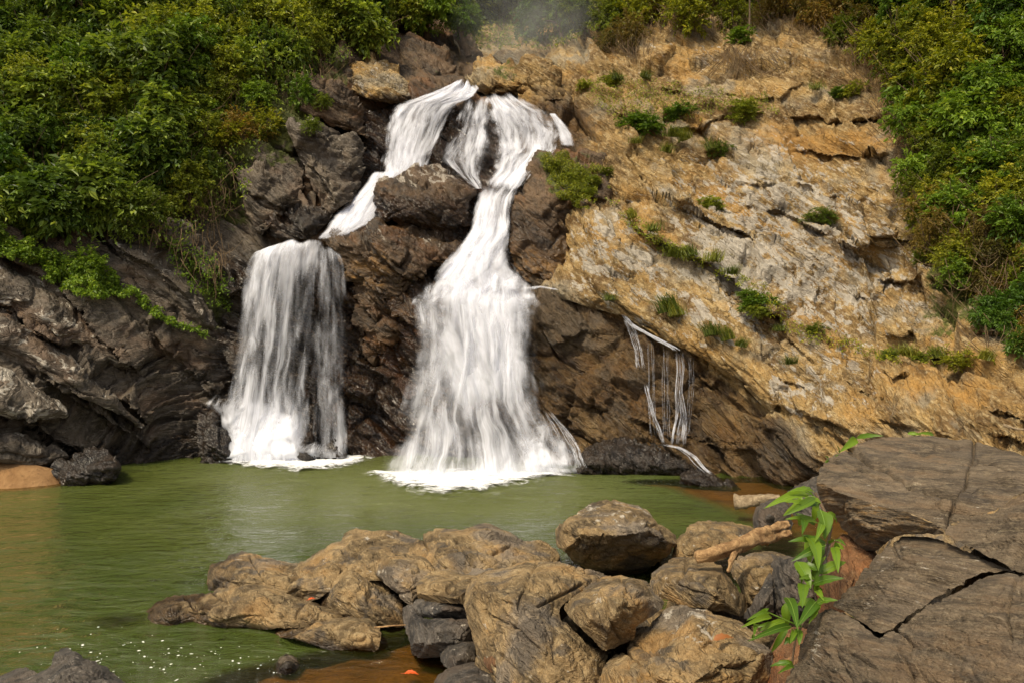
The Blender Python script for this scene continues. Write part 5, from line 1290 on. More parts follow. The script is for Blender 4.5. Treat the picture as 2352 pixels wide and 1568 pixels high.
t = NT("foam_fleck"); b = t.n("ShaderNodeBsdfPrincipled"); b.inputs["Base Color"].default_value = (0.8, 0.8, 0.74, 1); b.inputs["Roughness"].default_value = 0.6; t.set(t.out.inputs["Surface"], b.outputs[0])
tag(link("foam_flecks", mesh_data("foam_flecks", VF, FF), t.m), "tiny white foam flecks drifting on the dark near water", "foam", kind="stuff")
# ------------------------------------------------------------------ vegetation
def leaf_quads(base, dirv, nrm, ln, wd, fold=0.25, droop=0.2):
    """many leaves at once: base (n,3), direction (n,3), normal (n,3), length (n), width (n) -> V, F (two triangles-pairs each)"""
    n = len(base)
    side = np.cross(dirv, nrm); side /= np.linalg.norm(side, axis=1, keepdims=True) + 1e-9
    up = np.cross(side, dirv)
    ln = ln[:, None]; wd = wd[:, None]
    mid = base + dirv * ln * 0.5
    tip = base + dirv * ln - up * ln * droop
    a = mid + side * wd * 0.5 + up * wd * fold
    b = mid - side * wd * 0.5 + up * wd * fold
    V = np.stack([base, a, tip, b], 1).reshape(-1, 3)
    i = np.arange(n)[:, None] * 4
    F = np.concatenate([i + np.array([[0, 1, 2]]), i + np.array([[0, 2, 3]])])
    return V, F

def unit(v): return v / (np.linalg.norm(v, axis=-1, keepdims=True) + 1e-9)

def crown_mesh(name, seed, mat, rx=0.8, ry=0.7, rz=0.8, twigs=130, per=16, ln=0.13, wd=0.055, droop=0.5, lumps=7, tw=0.35, hollow=0.45):
    """foliage: twigs spread over several lumps, leaves along each twig"""
    r = np.random.default_rng(seed)
    cl = unit(r.normal(size=(lumps, 3))) * (r.uniform(0.25, 0.75, (lumps, 1))); cl[:, 2] += 0.1
    cr = r.uniform(0.30, 0.55, lumps)
    k = r.integers(0, lumps, twigs)
    dv = unit(r.normal(size=(twigs, 3)) + np.array([0, -0.25, 0.25]))
    st = cl[k] + dv * (cr[k] * r.uniform(hollow, 1.0, twigs))[:, None]
    rad = np.array([rx, ry, rz])
    st = st * rad
    td = unit(dv + r.normal(size=dv.shape) * 0.45 + np.array([0, 0, -droop * 0.7]))
    tl = tw * r.uniform(0.5, 1.3, twigs)
    B, Dv, Nn, Ln, Wd = [], [], [], [], []
    big = r.uniform(0.7, 1.45, lumps)[k]
    for j in range(per):
        f = (j + 0.5) / per
        p = st + td * (tl * f)[:, None] + np.array([0, 0, -1]) * (droop * 0.35 * tl * f * f)[:, None]
        p = p + r.normal(size=p.shape) * 0.025
        s = 1 if j % 2 else -1
        sd = unit(np.cross(td, np.array([0, 0, 1.0])) + 1e-6)
        d = unit(td * 0.7 + sd * s * r.uniform(0.4, 1.0, (twigs, 1)) + r.normal(size=p.shape) * 0.35 + np.array([0, 0, -0.25 * droop]))
        nn = unit(np.array([0, -0.35, 1.0]) + r.normal(size=p.shape) * 0.55)
        B.append(p); Dv.append(d); Nn.append(nn)
        q = r.uniform(0.6, 1.25, twigs) * big
        Ln.append(ln * q); Wd.append(wd * q)
    V, F = leaf_quads(np.concatenate(B), np.concatenate(Dv), np.concatenate(Nn), np.concatenate(Ln), np.concatenate(Wd))
    me = mesh_data(name, V, F, False)
    me.materials.append(mat)
    return me

def tube_arrays(pts, r0, r1, sides=5):
    pts = np.array(pts, float); n = len(pts)
    tg = unit(np.gradient(pts, axis=0))
    ref = np.array([0.3, 0.9, 0.2])
    s = unit(np.cross(tg, ref)); b = np.cross(tg, s)
    rad = np.linspace(r0, r1, n)[:, None]
    ring = [pts + (s * math.cos(a) + b * math.sin(a)) * rad for a in np.linspace(0, 2 * math.pi, sides, endpoint=False)]
    V = np.stack(ring, 1).reshape(-1, 3)
    F = []
    for i in range(n - 1):
        for k in range(sides):
            F.append((i * sides + k, i * sides + (k + 1) % sides, (i + 1) * sides + (k + 1) % sides, (i + 1) * sides + k))
    return V, np.array(F)

def merge(parts):
    Vs, Fs, o = [], [], 0
    for V, F in parts:
        Vs.append(V); Fs.append(np.asarray(F) + o); o += len(V)
    return np.concatenate(Vs), np.concatenate(Fs)

def stems_mesh(name, seed, h=0.9, n=6, r=0.016, spread=0.5, mat=None):
    q = np.random.default_rng(seed); parts = []
    for k in range(n):
        e = np.array([q.normal() * spread, q.normal() * spread * 0.6, h * q.uniform(0.4, 0.8)]); b = q.normal(size=3) * 0.05; b[2] = -h * 0.5
        m = (b + e) / 2 + q.normal(size=3) * 0.12
        t = np.linspace(0, 1, 6)[:, None]
        parts.append(tube_arrays((1 - t) ** 2 * b + 2 * t * (1 - t) * m + t * t * e, r, r * 0.35, 4))
    me = mesh_data(name, *merge(parts)); me.materials.append(mat or M_BARK)
    return me

SHR = {}
def variants(key, mat, n, **kw):
    SHR[key] = [(crown_mesh("foliage", 1000 + 13 * i + len(SHR) * 97, mat, **kw), stems_mesh("stems", 50 + i + len(SHR) * 11)) for i in range(n)]
variants("dark", L_DARK, 5, ln=0.17, wd=0.075, twigs=150, per=14, tw=0.42, droop=0.7)
variants("mid", L_MID, 5, ln=0.11, wd=0.050, twigs=190, per=16, tw=0.32, droop=0.4)
variants("bright", L_BRIGHT, 3, ln=0.12, wd=0.055, twigs=170, per=16, tw=0.34, droop=0.6)
variants("olive", L_OLIVE, 5, ln=0.10, wd=0.045, twigs=190, per=16, tw=0.30, droop=0.4)
variants("dry", L_DRY, 3, ln=0.10, wd=0.030, twigs=150, per=14, tw=0.35, droop=0.8)

def shrub(kind, u, v, size_px, label, cat="shrub", group=None, fw=0.35, d=None, name="shrub", seed=None, zs=1.0, low=0.0):
    dd = depth(np.array([u]), np.array([v]), ZALL, 3)[0] if d is None else d
    if dd > 1e6: dd = float(BASE_T(np.array([u * 1.0]), np.array([v * 1.0]))[0])
    s = size_px / FOC * dd
    r = random.Random(int(u * 13 + v * 7) if seed is None else seed)
    fo, sm = r.choice(SHR[kind])
    loc = Vector(at(u, v, dd - fw * s)) - Vector((0, 0, low * s))
    root = empty(name, loc - Vector((0, 0, 0.5 * s)), label, cat, group)
    root.rotation_euler = (0, 0, r.uniform(-0.6, 0.6) + (math.pi if r.random() < 0.3 else 0))
    root.scale = (s / 0.8,) * 2 + (s / 0.8 * zs,)
    f = bpy.data.objects.new("foliage", fo); C.objects.link(f); f.parent = root; f.location = (0, 0, 0.4)
    g = bpy.data.objects.new("stems", sm); C.objects.link(g); g.parent = root; g.location = (0, 0, 0.3)
    return root

def in_poly(u, v, poly):
    return poly_sdf(np.array([u]), np.array([v]), np.array(poly, float))[0][0] > 0

def scatter(poly, n, mind, seed):
    p = np.array(poly, float); r = np.random.default_rng(seed); out = []
    lo, hi = p.min(0), p.max(0)
    for _ in range(n * 60):
        if len(out) >= n: break
        q = lo + (hi - lo) * r.random(2)
        if not in_poly(q[0], q[1], p): continue
        if any((q[0] - o[0]) ** 2 + (q[1] - o[1]) ** 2 < mind * mind for o in out): continue
        out.append(tuple(q))
    return out

def thicket(kinds, poly, n, mind, px, seed, label, group, **kw):
    r = random.Random(seed)
    for (u, v) in scatter(poly, n, mind, seed):
        k = r.choices([a for a, _ in kinds], [b for _, b in kinds])[0]
        lo_, hi_ = np.min(poly, 0), np.max(poly, 0)
        fu = (u - max(lo_[0], 0)) / (min(hi_[0], 2352) - max(lo_[0], 0)); fv = (v - max(lo_[1], 0)) / (hi_[1] - max(lo_[1], 0))
        zone = ("top row", "second row", "third row", "fourth row", "bottom row")[int(min(max(fv, 0) * 5, 4))] + " " + ("far left", "left", "centre left", "centre right", "right", "far right")[int(min(max(fu, 0) * 6, 5))]
        shrub(k, u, v, px * r.uniform(0.75, 1.3), (label[k] if isinstance(label, dict) else label) + ", " + zone, "shrub", group, **dict(dict(fw=r.uniform(0.0, 1.0)), **kw))

thicket([("dark", 6), ("mid", 2), ("bright", 1)], [(-180, -120), (420, -120), (440, 120), (470, 260), (400, 380), (330, 440), (200, 470), (0, 490), (-180, 470)], 100, 38, 62, 1,
        {"dark": "dark green broad leaved shrub in the left hillside thicket", "mid": "yellowish small leaved shrub among dark ones in the left thicket", "bright": "bright green leafy shrub among dark ones in the left thicket"}, "shrubs of the left hillside thicket")
thicket([("mid", 4), ("bright", 1), ("dark", 1)], [(380, -120), (900, -120), (870, 40), (790, 80), (720, 110), (660, 130), (570, 160), (500, 250), (440, 290), (420, 150)], 58, 40, 50, 2,
        {"mid": "yellowish green small leaved shrub above the upper left rocks", "bright": "bright green shrub above the upper left rocks", "dark": "dark broad leaved shrub above the upper left rocks"}, "shrubs above the upper left rocks")
thicket([("mid", 1)], [(330, 300), (470, 280), (490, 340), (450, 420), (390, 470), (280, 490), (100, 520), (20, 490), (250, 440)], 22, 40, 42, 3,
        "green shrub on the lower edge of the left thicket", "shrubs along the lower edge of the left thicket")
for (u, v, s, lab) in [(300, 440, 55, "bright green leafy spray at the lower edge of the left thicket"), (235, 400, 50, "bright green spray just left of and above the lowest one in the left thicket"), (470, 250, 42, "light green bush beside the yellow grass clump on the left"),
                       (200, 600, 46, "bright low bush on the green creeper band at left"), (690, 215, 34, "small green bush on the rock shoulder left of the layered boulder"), (590, 210, 40, "bright green bush under the dry roots on the upper left slope")]:
    shrub("bright", u, v, s, lab)
shrub("dry", 560, 290, 58, "yellow green dry grassy clump on the left rocks", zs=0.8); shrub("olive", 610, 275, 48, "olive shrub at the right end of the yellow clump on the left rocks", zs=0.8); shrub("olive", 520, 310, 45, "olive shrub at the left end of the yellow clump on the left rocks", zs=0.8)
shrub("mid", 740, 235, 22, "tiny green plant on the brown shoulder left of the falls"); shrub("mid", 715, 290, 24, "small green plant hanging on the grey rib left of the falls")

# right-hand vegetation
thicket([("olive", 5), ("bright", 3)], [(1960, -120), (2520, -120), (2520, 430), (2330, 420), (2200, 400), (2120, 430), (2085, 340), (2085, 250), (2030, 160)], 78, 42, 62, 4,  # bright leaved shrubs mixed in: lit clumps put into leaf colour
        {"olive": "olive green shrub in the upper right hillside thicket", "bright": "green shrub coloured as a lit clump in the upper right thicket", "dry": "brown shrub in the upper right hillside thicket"}, "shrubs of the right hillside thicket")
thicket([("dry", 3), ("olive", 2), ("bright", 1)], [(2140, 420), (2520, 380), (2520, 790), (2340, 790), (2250, 690), (2180, 600), (2110, 520)], 34, 46, 56, 5,
        {"dry": "brown dry shrub below the olive thicket at right", "olive": "olive shrub among the dry growth at right", "bright": "fresh green shrub among the dry growth at right"}, "shrubs among the dry growth on the right hillside")
thicket([("olive", 1)], [(2090, 400), (2180, 420), (2220, 520), (2200, 600), (2140, 600), (2100, 500)], 9, 36, 42, 6,
        "olive shrub at the left edge of the dry growth", "shrubs at the left edge of the right hillside growth")
thicket([("dry", 3), ("olive", 2)], [(1480, -90), (2000, -90), (2040, 120), (1960, 90), (1900, 60), (1800, 40), (1640, 45), (1500, 30)], 36, 44, 48, 7,
        {"dry": "brown dry shrub along the top of the right cliff", "olive": "olive shrub along the top of the right cliff"}, "shrubs along the top of the right cliff")
for (k, u, v, s, lab) in [("bright", 2150, 480, 40, "yellow green leafy branch hanging at the edge of the right growth"), ("bright", 2190, 630, 36, "yellow green leafy sprig low in the dry growth at right"), ("bright", 2275, 735, 48, "yellow green leafy bush above the right rock terrace"),
        ("mid", 2120, 590, 26, "dark green hanging sprig beside the bare right cliff edge"), ("bright", 2330, 260, 60, "bright green feathery branch at the right edge of the picture")]:
    shrub(k, u, v, s, lab)

# plants on the bare right slope
for (k, u, v, s, lab) in [("bright", 1565, 235, 34, "bright green bush high on the right slope"), ("bright", 1470, 252, 46, "spreading bright green bush left of the high one on the right slope"), ("mid", 1705, 232, 34, "olive green hanging plants under a ledge high on the right slope"),
        ("mid", 1632, 452, 28, "dark green fern like bush in the middle of the pale slope"), ("mid", 1890, 480, 34, "green bush on the right slope right of the middle"), ("bright", 1745, 672, 38, "green bush in the gully below the pale slope"), ("bright", 1718, 660, 22, "small bright bush at the head of the gully bush"),
        ("bright", 1700, 72, 26, "small bright sapling at the top of the right slope"), ("mid", 1965, 190, 26, "green bush at the upper right end of the bare slope"), ("mid", 1655, 330, 28, "round grassy bush on the upper right slope"), ("bright", 1925, 205, 18, "tiny bright plant near the upper right bush"),
        ("mid", 1735, 700, 24, "low green plant at the foot of the gully bush"), ("mid", 2110, 805, 34, "green low bush in the notch above the right terrace"), ("olive", 2200, 812, 34, "olive low growth along the right terrace"), ("mid", 2050, 800, 22, "small green plant left on the right terrace"), ("olive", 1880, 740, 20, "small olive plant below the right gully"),
        ("mid", 1400, 175, 24, "small green plant on the rocks right of the crest"), ("mid", 1340, 185, 18, "tiny green plant beside the lumpy crest rock"), ("mid", 1310, 400, 22, "green moss cushion bush on top of the dark buttress"), ("olive", 1345, 430, 20, "olive moss cushion on the right shoulder of the buttress"), ("olive", 1275, 375, 16, "small olive moss cushion on the buttress tip"), ("olive", 1395, 385, 16, "olive cushion plant behind the buttress top"), ("mid", 1365, 405, 16, "small green cushion at the right end of the buttress top")]:
    shrub(k, u, v, s * 1.2, lab, fw=0.05, zs=0.6, low=0.35)

# grass tufts
def tuft_mesh(name, seed, n=160, h=0.45, spread=0.22):
    q = np.random.default_rng(seed); Vv, Ff = [], []
    for k in range(n):
        a = q.random() * 6.283; b = np.array([q.normal() * spread * 0.5, q.normal() * spread * 0.3, 0])
        o = np.array([math.cos(a), math.sin(a) - 0.4, 0]) * q.uniform(0.2, 1.0); L = h * q.uniform(0.5, 1.2); w = 0.007 + 0.005 * q.random()
        sd = np.array([-math.sin(a), math.cos(a), 0]) * w
        i0 = len(Vv)
        for t in (0, 0.4, 0.75, 1.0):
            p = b + o * L * t * t * 0.8 + np.array([0, 0, L * (t * 1.1 - 0.75 * t * t * (0.5 + 0.5 * q.random()))])
            ww = sd * (1 - t * 0.95)
            Vv += [p - ww, p + ww]
        for j in range(3): Ff.append((i0 + 2 * j, i0 + 2 * j + 1, i0 + 2 * j + 3, i0 + 2 * j + 2))
    me = mesh_data(name, np.array(Vv), np.array(Ff), False); me.materials.append(L_GRASS)
    return me
TUFTS = [tuft_mesh("grass_tuft", 70 + i) for i in range(4)]
def tuft(u, v, px, lab, group="grass tufts on the right slope"):
    dd = depth(np.array([u]), np.array([v]), ZALL, 3)[0]
    s = 1.3 * px / FOC * dd / 0.4
    o = bpy.data.objects.new("grass_tuft", TUFTS[int(u) % 4]); C.objects.link(o)
    o.location = Vector(at(u, v, dd - 0.05)); o.scale = (s, s, s); o.rotation_euler = (0.25, 0, (u * 0.37) % 6.28)
    return tag(o, lab, "grass", group)
for (u, v, px, lab) in [(1540, 715, 48, "tall bright grass tuft under the pale bulge right of the seep"), (1555, 725, 36, "short grass at the foot of the tall tuft by the seep"), (1640, 770, 36, "left grass tuft of the pair above the wall lip"), (1675, 780, 36, "right grass tuft of the pair above the wall lip"),
        (1700, 795, 24, "small grass tuft right of the pair above the lip"), (1790, 760, 20, "small grass tuft on the ledge under the gully"), (1815, 835, 22, "small grass tuft on the lower right slope"), (1545, 315, 30, "grass tuft below the bright bushes on the right slope"), (1575, 322, 26, "second grass tuft below the bright bushes"),
        (1545, 590, 30, "left grass on the band across the pale slope"), (1590, 588, 30, "middle grass on the band across the pale slope"), (1635, 600, 32, "right grass on the band across the pale slope"), (1680, 630, 24, "grass at the right end of the slope band"), (1455, 500, 24, "grass in the crack beside the buttress"), (1500, 530, 26, "grass lower in the crack beside the buttress"),
        (1420, 185, 24, "grass on the rocks below the drooping shrub"), (1480, 180, 22, "grass high on the slope right of the crest"), (1640, 345, 30, "grass around the round bush on the upper slope"), (1875, 205, 22, "yellow grass tuft near the top right of the slope"), (2085, 815, 30, "grass at the left end of the terrace"), (2150, 820, 30, "grass in the middle of the terrace"), (2260, 825, 30, "grass at the right end of the terrace"),
        (1530, 350, 24, "grass tuft on the slope above the pale patch"), (1460, 330, 18, "low grass right of the small spill"), (1400, 690, 20, "grass above the seeping wall")]:
    tuft(u, v, px, lab)

# trees around the head of the falls
def tree(u, v0, v1, d, px, kind, label, trunk_r=0.10, lean=0.0, crown_n=5, zs=1.0, group=None, spread=0.75):
    """trunk from (u, v0) up to (u+lean, v1); crown of several leaf masses around its top"""
    d = float(G(d))
    base = Vector(at(u, v0, d)); top = Vector(at(u + lean, v1, d))
    root = empty("tree", base, label, "tree", group)
    h = top - base; r = random.Random(int(u * 3 + v1))
    t = np.linspace(0, 1, 8)[:, None]
    pts = t * np.array(h)[None] + np.array([[0.08 * math.sin(3 * x + u), 0, 0] for x in t[:, 0]]) * h.length * 0.3
    parts = [tube_arrays(pts, trunk_r, trunk_r * 0.45, 7)]
    s = px / FOC * d
    cs = []
    for k in range(crown_n):
        c = np.array(h) + np.array([r.gauss(0, spread), r.gauss(0, 0.4), r.uniform(-0.55, 0.75)]) * s
        cs.append(c)
        b = pts[5 if k % 2 else 6]
        tt = np.linspace(0, 1, 5)[:, None]
        parts.append(tube_arrays((1 - tt) * b + tt * c + np.array([[0, 0, 0.1 * s * math.sin(3.14 * x)] for x in tt[:, 0]]), trunk_r * 0.4, 0.012, 5))
    link("trunk", mesh_data("trunk", *merge(parts)), M_BARK, root)
    for c in cs:
        f = bpy.data.objects.new("crown", r.choice(SHR[kind])[0]); C.objects.link(f); f.parent = root; f.location = c
        q = s * r.uniform(0.65, 0.95); f.scale = (q / 0.8, q / 0.8, q / 0.8 * zs); f.rotation_euler = (0, 0, r.uniform(-3, 3))
    return root
tree(1075, 130, 25, 34.5, 52, "bright", "bright lime green tree left of the misty gorge", 0.14, -35, 7)
tree(985, 110, 20, 35.0, 44, "mid", "olive green tree behind the lime green tree", 0.12, -10, 5)
tree(900, 90, 0, 33.5, 52, "mid", "green tree above the bare brown slope", 0.12, 0, 6)
tree(830, 100, 10, 31.0, 52, "mid", "grey green tree above the layered boulder", 0.12, 5, 6)
tree(765, 150, 40, 28.5, 46, "mid", "green tree with pale roots left of the layered boulder", 0.12, -10, 5)
tree(1300, 130, 25, 36.0, 50, "bright", "lime green tree right of the misty gorge", 0.12, -25, 6)
tree(1370, 110, 10, 35.0, 46, "mid", "green tree behind the drooping shrub", 0.12, 0, 6)
tree(1190, 150, 10, 43.0, 60, "mid", "hazy green tree in the middle of the gorge", 0.12, 0, 7)
tree(1120, 140, 0, 42.0, 60, "dark", "dark tree at the left of the gorge behind the mist", 0.14, 0, 7)
tree(1250, 150, -20, 42.0, 60, "mid", "hazy tree at the right of the gorge behind the mist", 0.12, 0, 7)
tree(1320, 60, -70, 41.0, 65, "mid", "tall tree high behind the gorge on the right", 0.12, 0, 7)
tree(1060, 40, -60, 41.0, 65, "dark", "tall dark tree high behind the gorge on the left", 0.12, 0, 7)
tree(1180, 30, -80, 45.0, 70, "mid", "farthest tree at the top of the gorge", 0.12, 0, 7)
shrub("olive", 1410, 45, 55, "yellow green drooping shrub at the top of the right slope"); shrub("dry", 1440, 80, 55, "brown drooping dry shrub at the top of the right slope", zs=1.1); shrub("olive", 1470, 30, 50, "olive shrub right above the brown drooping one"); shrub("dry", 1390, 95, 34, "small dry shrub at the left foot of the drooping ones")
for (u, v0, v1, d, r0, lab) in [(1716, 100, -60, 29.5, 0.045, "thin bare tree trunk standing at the top of the right slope"), (1595, 55, -60, 32.0, 0.05, "thin trunk at the top left of the right slope"), (1688, 50, -60, 31.5, 0.04, "slender trunk beside the bare one"), (2180, 240, -60, 22.5, 0.08, "pale trunk in the olive thicket at right"), (2278, 240, 60, 21.5, 0.06, "short trunk inside the right thicket")]:
    tree(u, v0, v1, d, 40, "dry" if u < 2000 else "olive", lab, r0, 6, 3)

# hanging dry vines and exposed roots: too many to count
def strands(label, poly, n, seed, lmin, lmax, r0=0.010, mat=M_ROOT, fw=0.35, curl=0.25, name="hanging_vines", fan=None):
    q = np.random.default_rng(seed); parts = []
    p = np.array(poly, float); lo, hi = p.min(0), p.max(0); k = 0; tries = 0
    while k < n and tries < n * 30:
        tries += 1
        u, v = lo + (hi - lo) * q.random(2)
        if not in_poly(u, v, p): continue
        k += 1
        dd = float(depth(np.array([u]), np.array([v]), ZALL, 3)[0]) - fw * q.uniform(0.2, 1.0)
        L = q.uniform(lmin, lmax); m = 9
        t = np.linspace(0, 1, m)
        w1 = q.normal() * curl; w2 = q.normal() * curl; ph = q.random() * 6
        x = w1 * L * t + 0.10 * L * np.sin(t * 5 + ph) * w2 * 2
        if fan is not None: x = x + L * t * (u - fan[0]) / fan[1]
        y = -0.12 * L * np.sin(t * 3 + ph) * abs(w2)
        z = -L * t * (1 - 0.25 * abs(w1))
        b = np.array(at(u, v, dd))
        if q.random() < 0.18: z = -L * 0.5 * np.sin(t * 3.1) ; x = L * (t - 0.5) * 1.3
        parts.append(tube_arrays(np.stack([x, y, z], -1) + b, r0 * q.uniform(0.6, 1.4), r0 * 0.4, 3))
    me = mesh_data(name, *merge(parts))
    return tag(link(name, me, mat), label, "vines", kind="stuff")
strands("tangle of dry brown vines hanging below the left thicket", [(430, 330), (540, 330), (540, 430), (500, 500), (420, 490), (380, 420)], 120, 11, 0.4, 1.3)
strands("dry vines hanging over the rock above the left fall", [(300, 500), (500, 490), (540, 560), (500, 620), (420, 600)], 60, 12, 0.3, 0.9)
strands("dry hanging roots under the upper left shrubs", [(560, 120), (760, 90), (770, 170), (640, 200), (520, 220)], 110, 13, 0.4, 1.3)
strands("brown vines hanging inside the dark left thicket", [(-50, 100), (450, 100), (420, 420), (0, 450)], 120, 14, 0.6, 2.2, 0.008, fw=0.9)
strands("dry vines hanging along the top right of the cliff", [(1880, 0), (2080, 60), (2110, 330), (2060, 330), (2000, 160), (1900, 90)], 240, 15, 0.5, 2.0)
strands("pale dry stalks and vines over the right hillside", [(2100, 380), (2360, 350), (2360, 780), (2270, 760), (2180, 620), (2110, 560)], 300, 16, 0.4, 1.6, fw=0.6)
strands("dry grass and roots hanging from the drooping shrub", [(1370, 40), (1520, 30), (1500, 110), (1400, 120)], 170, 17, 0.4, 1.2, 0.010)
strands("dry undergrowth stalks along the top edge above the right cliff", [(1520, 10), (1900, 0), (1920, 60), (1800, 60), (1560, 50)], 200, 18, 0.4, 1.3, 0.010)
strands("fan of exposed roots below the bare trunk on the right slope", [(1680, 100), (1750, 100), (1780, 130), (1650, 130)], 70, 19, 0.8, 1.7, 0.012, fw=0.15, name="exposed_roots", fan=(1716, 55))

# ground cover hugging the rock
def cover(label, poly, n, seed, mat, ln, wd, thick=0.10, name="creeper", kind="stuff", cat="creeper"):
    q = np.random.default_rng(seed); p = np.array(poly, float); lo, hi = p.min(0), p.max(0)
    U = lo[0] + (hi[0] - lo[0]) * q.random(n * 4); V = lo[1] + (hi[1] - lo[1]) * q.random(n * 4)
    S, _, _ = poly_sdf(U, V, p)
    jit = vnoise(np.stack([U / 22, V / 16, U * 0 + seed], -1), seed) + 0.6 * vnoise(np.stack([U / 8, V / 7, U * 0 + seed], -1), seed + 1)
    ok = (S > 0) & (S + 22 * jit > 6)
    U, V = U[ok][:n], V[ok][:n]; m = len(U); jit = jit[ok][:n]
    d = depth(U, V, ZALL, 1)
    good = d < 1e6; U, V, d, jit = U[good], V[good], d[good], jit[good]; m = len(U)
    d = d - thick * (0.6 + jit.clip(-0.5, 1)) * q.random(m) - 0.02
    B = W(U, V, d)
    Dv = unit(q.normal(size=(m, 3)) + np.array([0.1, -0.5, -0.4])); Nn = unit(np.array([0, -0.5, 1.0]) + q.normal(size=(m, 3)) * 0.5)
    s = q.uniform(0.6, 1.3, m)
    Vv, F = leaf_quads(B, Dv, Nn, ln * s, wd * s)
    return tag(link(name, mesh_data(name, Vv, F, False), mat), label, cat, kind=kind)
cover("bright green creeper spilling down the left rock wall", [(-180, 440), (0, 510), (90, 555), (180, 590), (260, 620), (310, 670), (270, 690), (200, 680), (130, 665), (60, 610), (0, 585), (-180, 520)], 9000, 21, L_BRIGHT, 0.085, 0.05, 0.30)
cover("narrow strip of bright creeper on the dark rock right of the left slabs", [(300, 655), (340, 680), (390, 725), (440, 745), (480, 755), (475, 775), (420, 755), (360, 735), (320, 700)], 1500, 22, L_BRIGHT, 0.08, 0.05, 0.15)
cover("small leafy plants scattered above the left fall", [(330, 540), (480, 560), (540, 640), (530, 720), (480, 700), (430, 660), (380, 600)], 900, 23, L_BRIGHT, 0.08, 0.045, 0.12)
cover("low green growth on the soil of the left hillside", [(-200, -150), (880, -150), (880, 80), (700, 200), (600, 330), (560, 480), (430, 560), (230, 560), (-200, 470)], 16000, 24, L_DARK, 0.12, 0.055, 0.35, name="undergrowth", cat="undergrowth")
cover("low green growth on the soil of the right hillside", [(1900, -150), (2560, -150), (2560, 790), (2330, 790), (2240, 690), (2120, 580), (2085, 440), (2090, 280), (1990, 120)], 22000, 25, L_OLIVE, 0.10, 0.045, 0.35, name="undergrowth", cat="undergrowth")
cover("low growth along the top edge of the gorge and right cliff", [(880, -200), (2000, -200), (2000, 50), (1800, 25), (1500, 40), (1360, 80), (1290, 110), (1100, 110), (1000, 60), (880, 60)], 24000, 26, L_MID, 0.14, 0.06, 0.5, name="undergrowth", cat="undergrowth")
cover("dry litter and brown stalks on the right hillside soil", [(2100, 380), (2560, 350), (2560, 790), (2330, 790), (2240, 690), (2120, 580)], 9000, 27, L_DRY, 0.14, 0.02, 0.35, name="undergrowth", cat="undergrowth")
cover("green moss and low plants draped over the dark buttress", [(1240, 352), (1300, 345), (1390, 385), (1400, 430), (1350, 480), (1290, 470), (1250, 400)], 7000, 28, L_OLIVE, 0.05, 0.03, 0.16)
cover("thin line of green plants in the crack across the pale slope", [(1380, 440), (1430, 460), (1520, 540), (1640, 590), (1720, 640), (1700, 660), (1600, 610), (1500, 570), (1420, 500)], 2600, 29, L_MID, 0.06, 0.03, 0.12)
cover("sparse green plants on the upper right slope", [(1350, 160), (1600, 190), (1760, 210), (1800, 260), (1600, 280), (1420, 280), (1330, 210)], 2600, 30, L_MID, 0.07, 0.03, 0.15)
cover("sparse grass and plants in the gully of the right slope", [(1680, 620), (1760, 650), (1850, 740), (2000, 790), (2230, 790), (2300, 830), (2000, 830), (1830, 780), (1740, 720)], 2600, 31, L_OLIVE, 0.07, 0.025, 0.12)

# ------------------------------------------------------------------ mist over the gorge behind the crest
def mist(label, u, v, d, rx, ry, rz, dens, seed):
    import bmesh
    bm = bmesh.new(); bmesh.ops.create_icosphere(bm, subdivisions=3, radius=1)
    for w in bm.verts: w.co = (w.co.x * rx, w.co.y * ry, w.co.z * rz)
    me = bpy.data.meshes.new("spray_mist"); bm.to_mesh(me); bm.free()
    t = NT("mist")
    tc = t.n("ShaderNodeTexCoord")
    ln = t.n("ShaderNodeVectorMath", operation='LENGTH')
    mp = t.n("ShaderNodeMapping"); mp.inputs["Scale"].default_value = (1 / rx, 1 / ry, 1 / rz); t.set(mp.inputs["Vector"], tc.outputs["Object"]); t.set(ln.inputs[0], mp.outputs[0])
    fall_ = t.ramp(ln.outputs["Value"], 0.1, 1.0, 1.0, 0.0)
    n1 = t.noise(tc.outputs["Object"], 0.9, 3, 0.6)
    dn = t.math('MULTIPLY', t.math('MULTIPLY', fall_, t.ramp(n1, 0.3, 0.7, 0.3, 1.4)), dens)
    pv = t.n("ShaderNodeVolumePrincipled"); pv.inputs["Color"].default_value = (0.95, 0.93, 0.88, 1); t.set(pv.inputs["Density"], dn)
    t.set(t.out.inputs["Volume"], pv.outputs[0])
    o = link("spray_mist", me, t.m); o.location = at(u, v, d)
    return tag(o, label, "mist", kind="stuff")
mist("pale spray mist rising in the gorge behind the crest of the falls", 1215, 70, 27.8, 3.6, 1.6, 2.8, 0.20, 1)
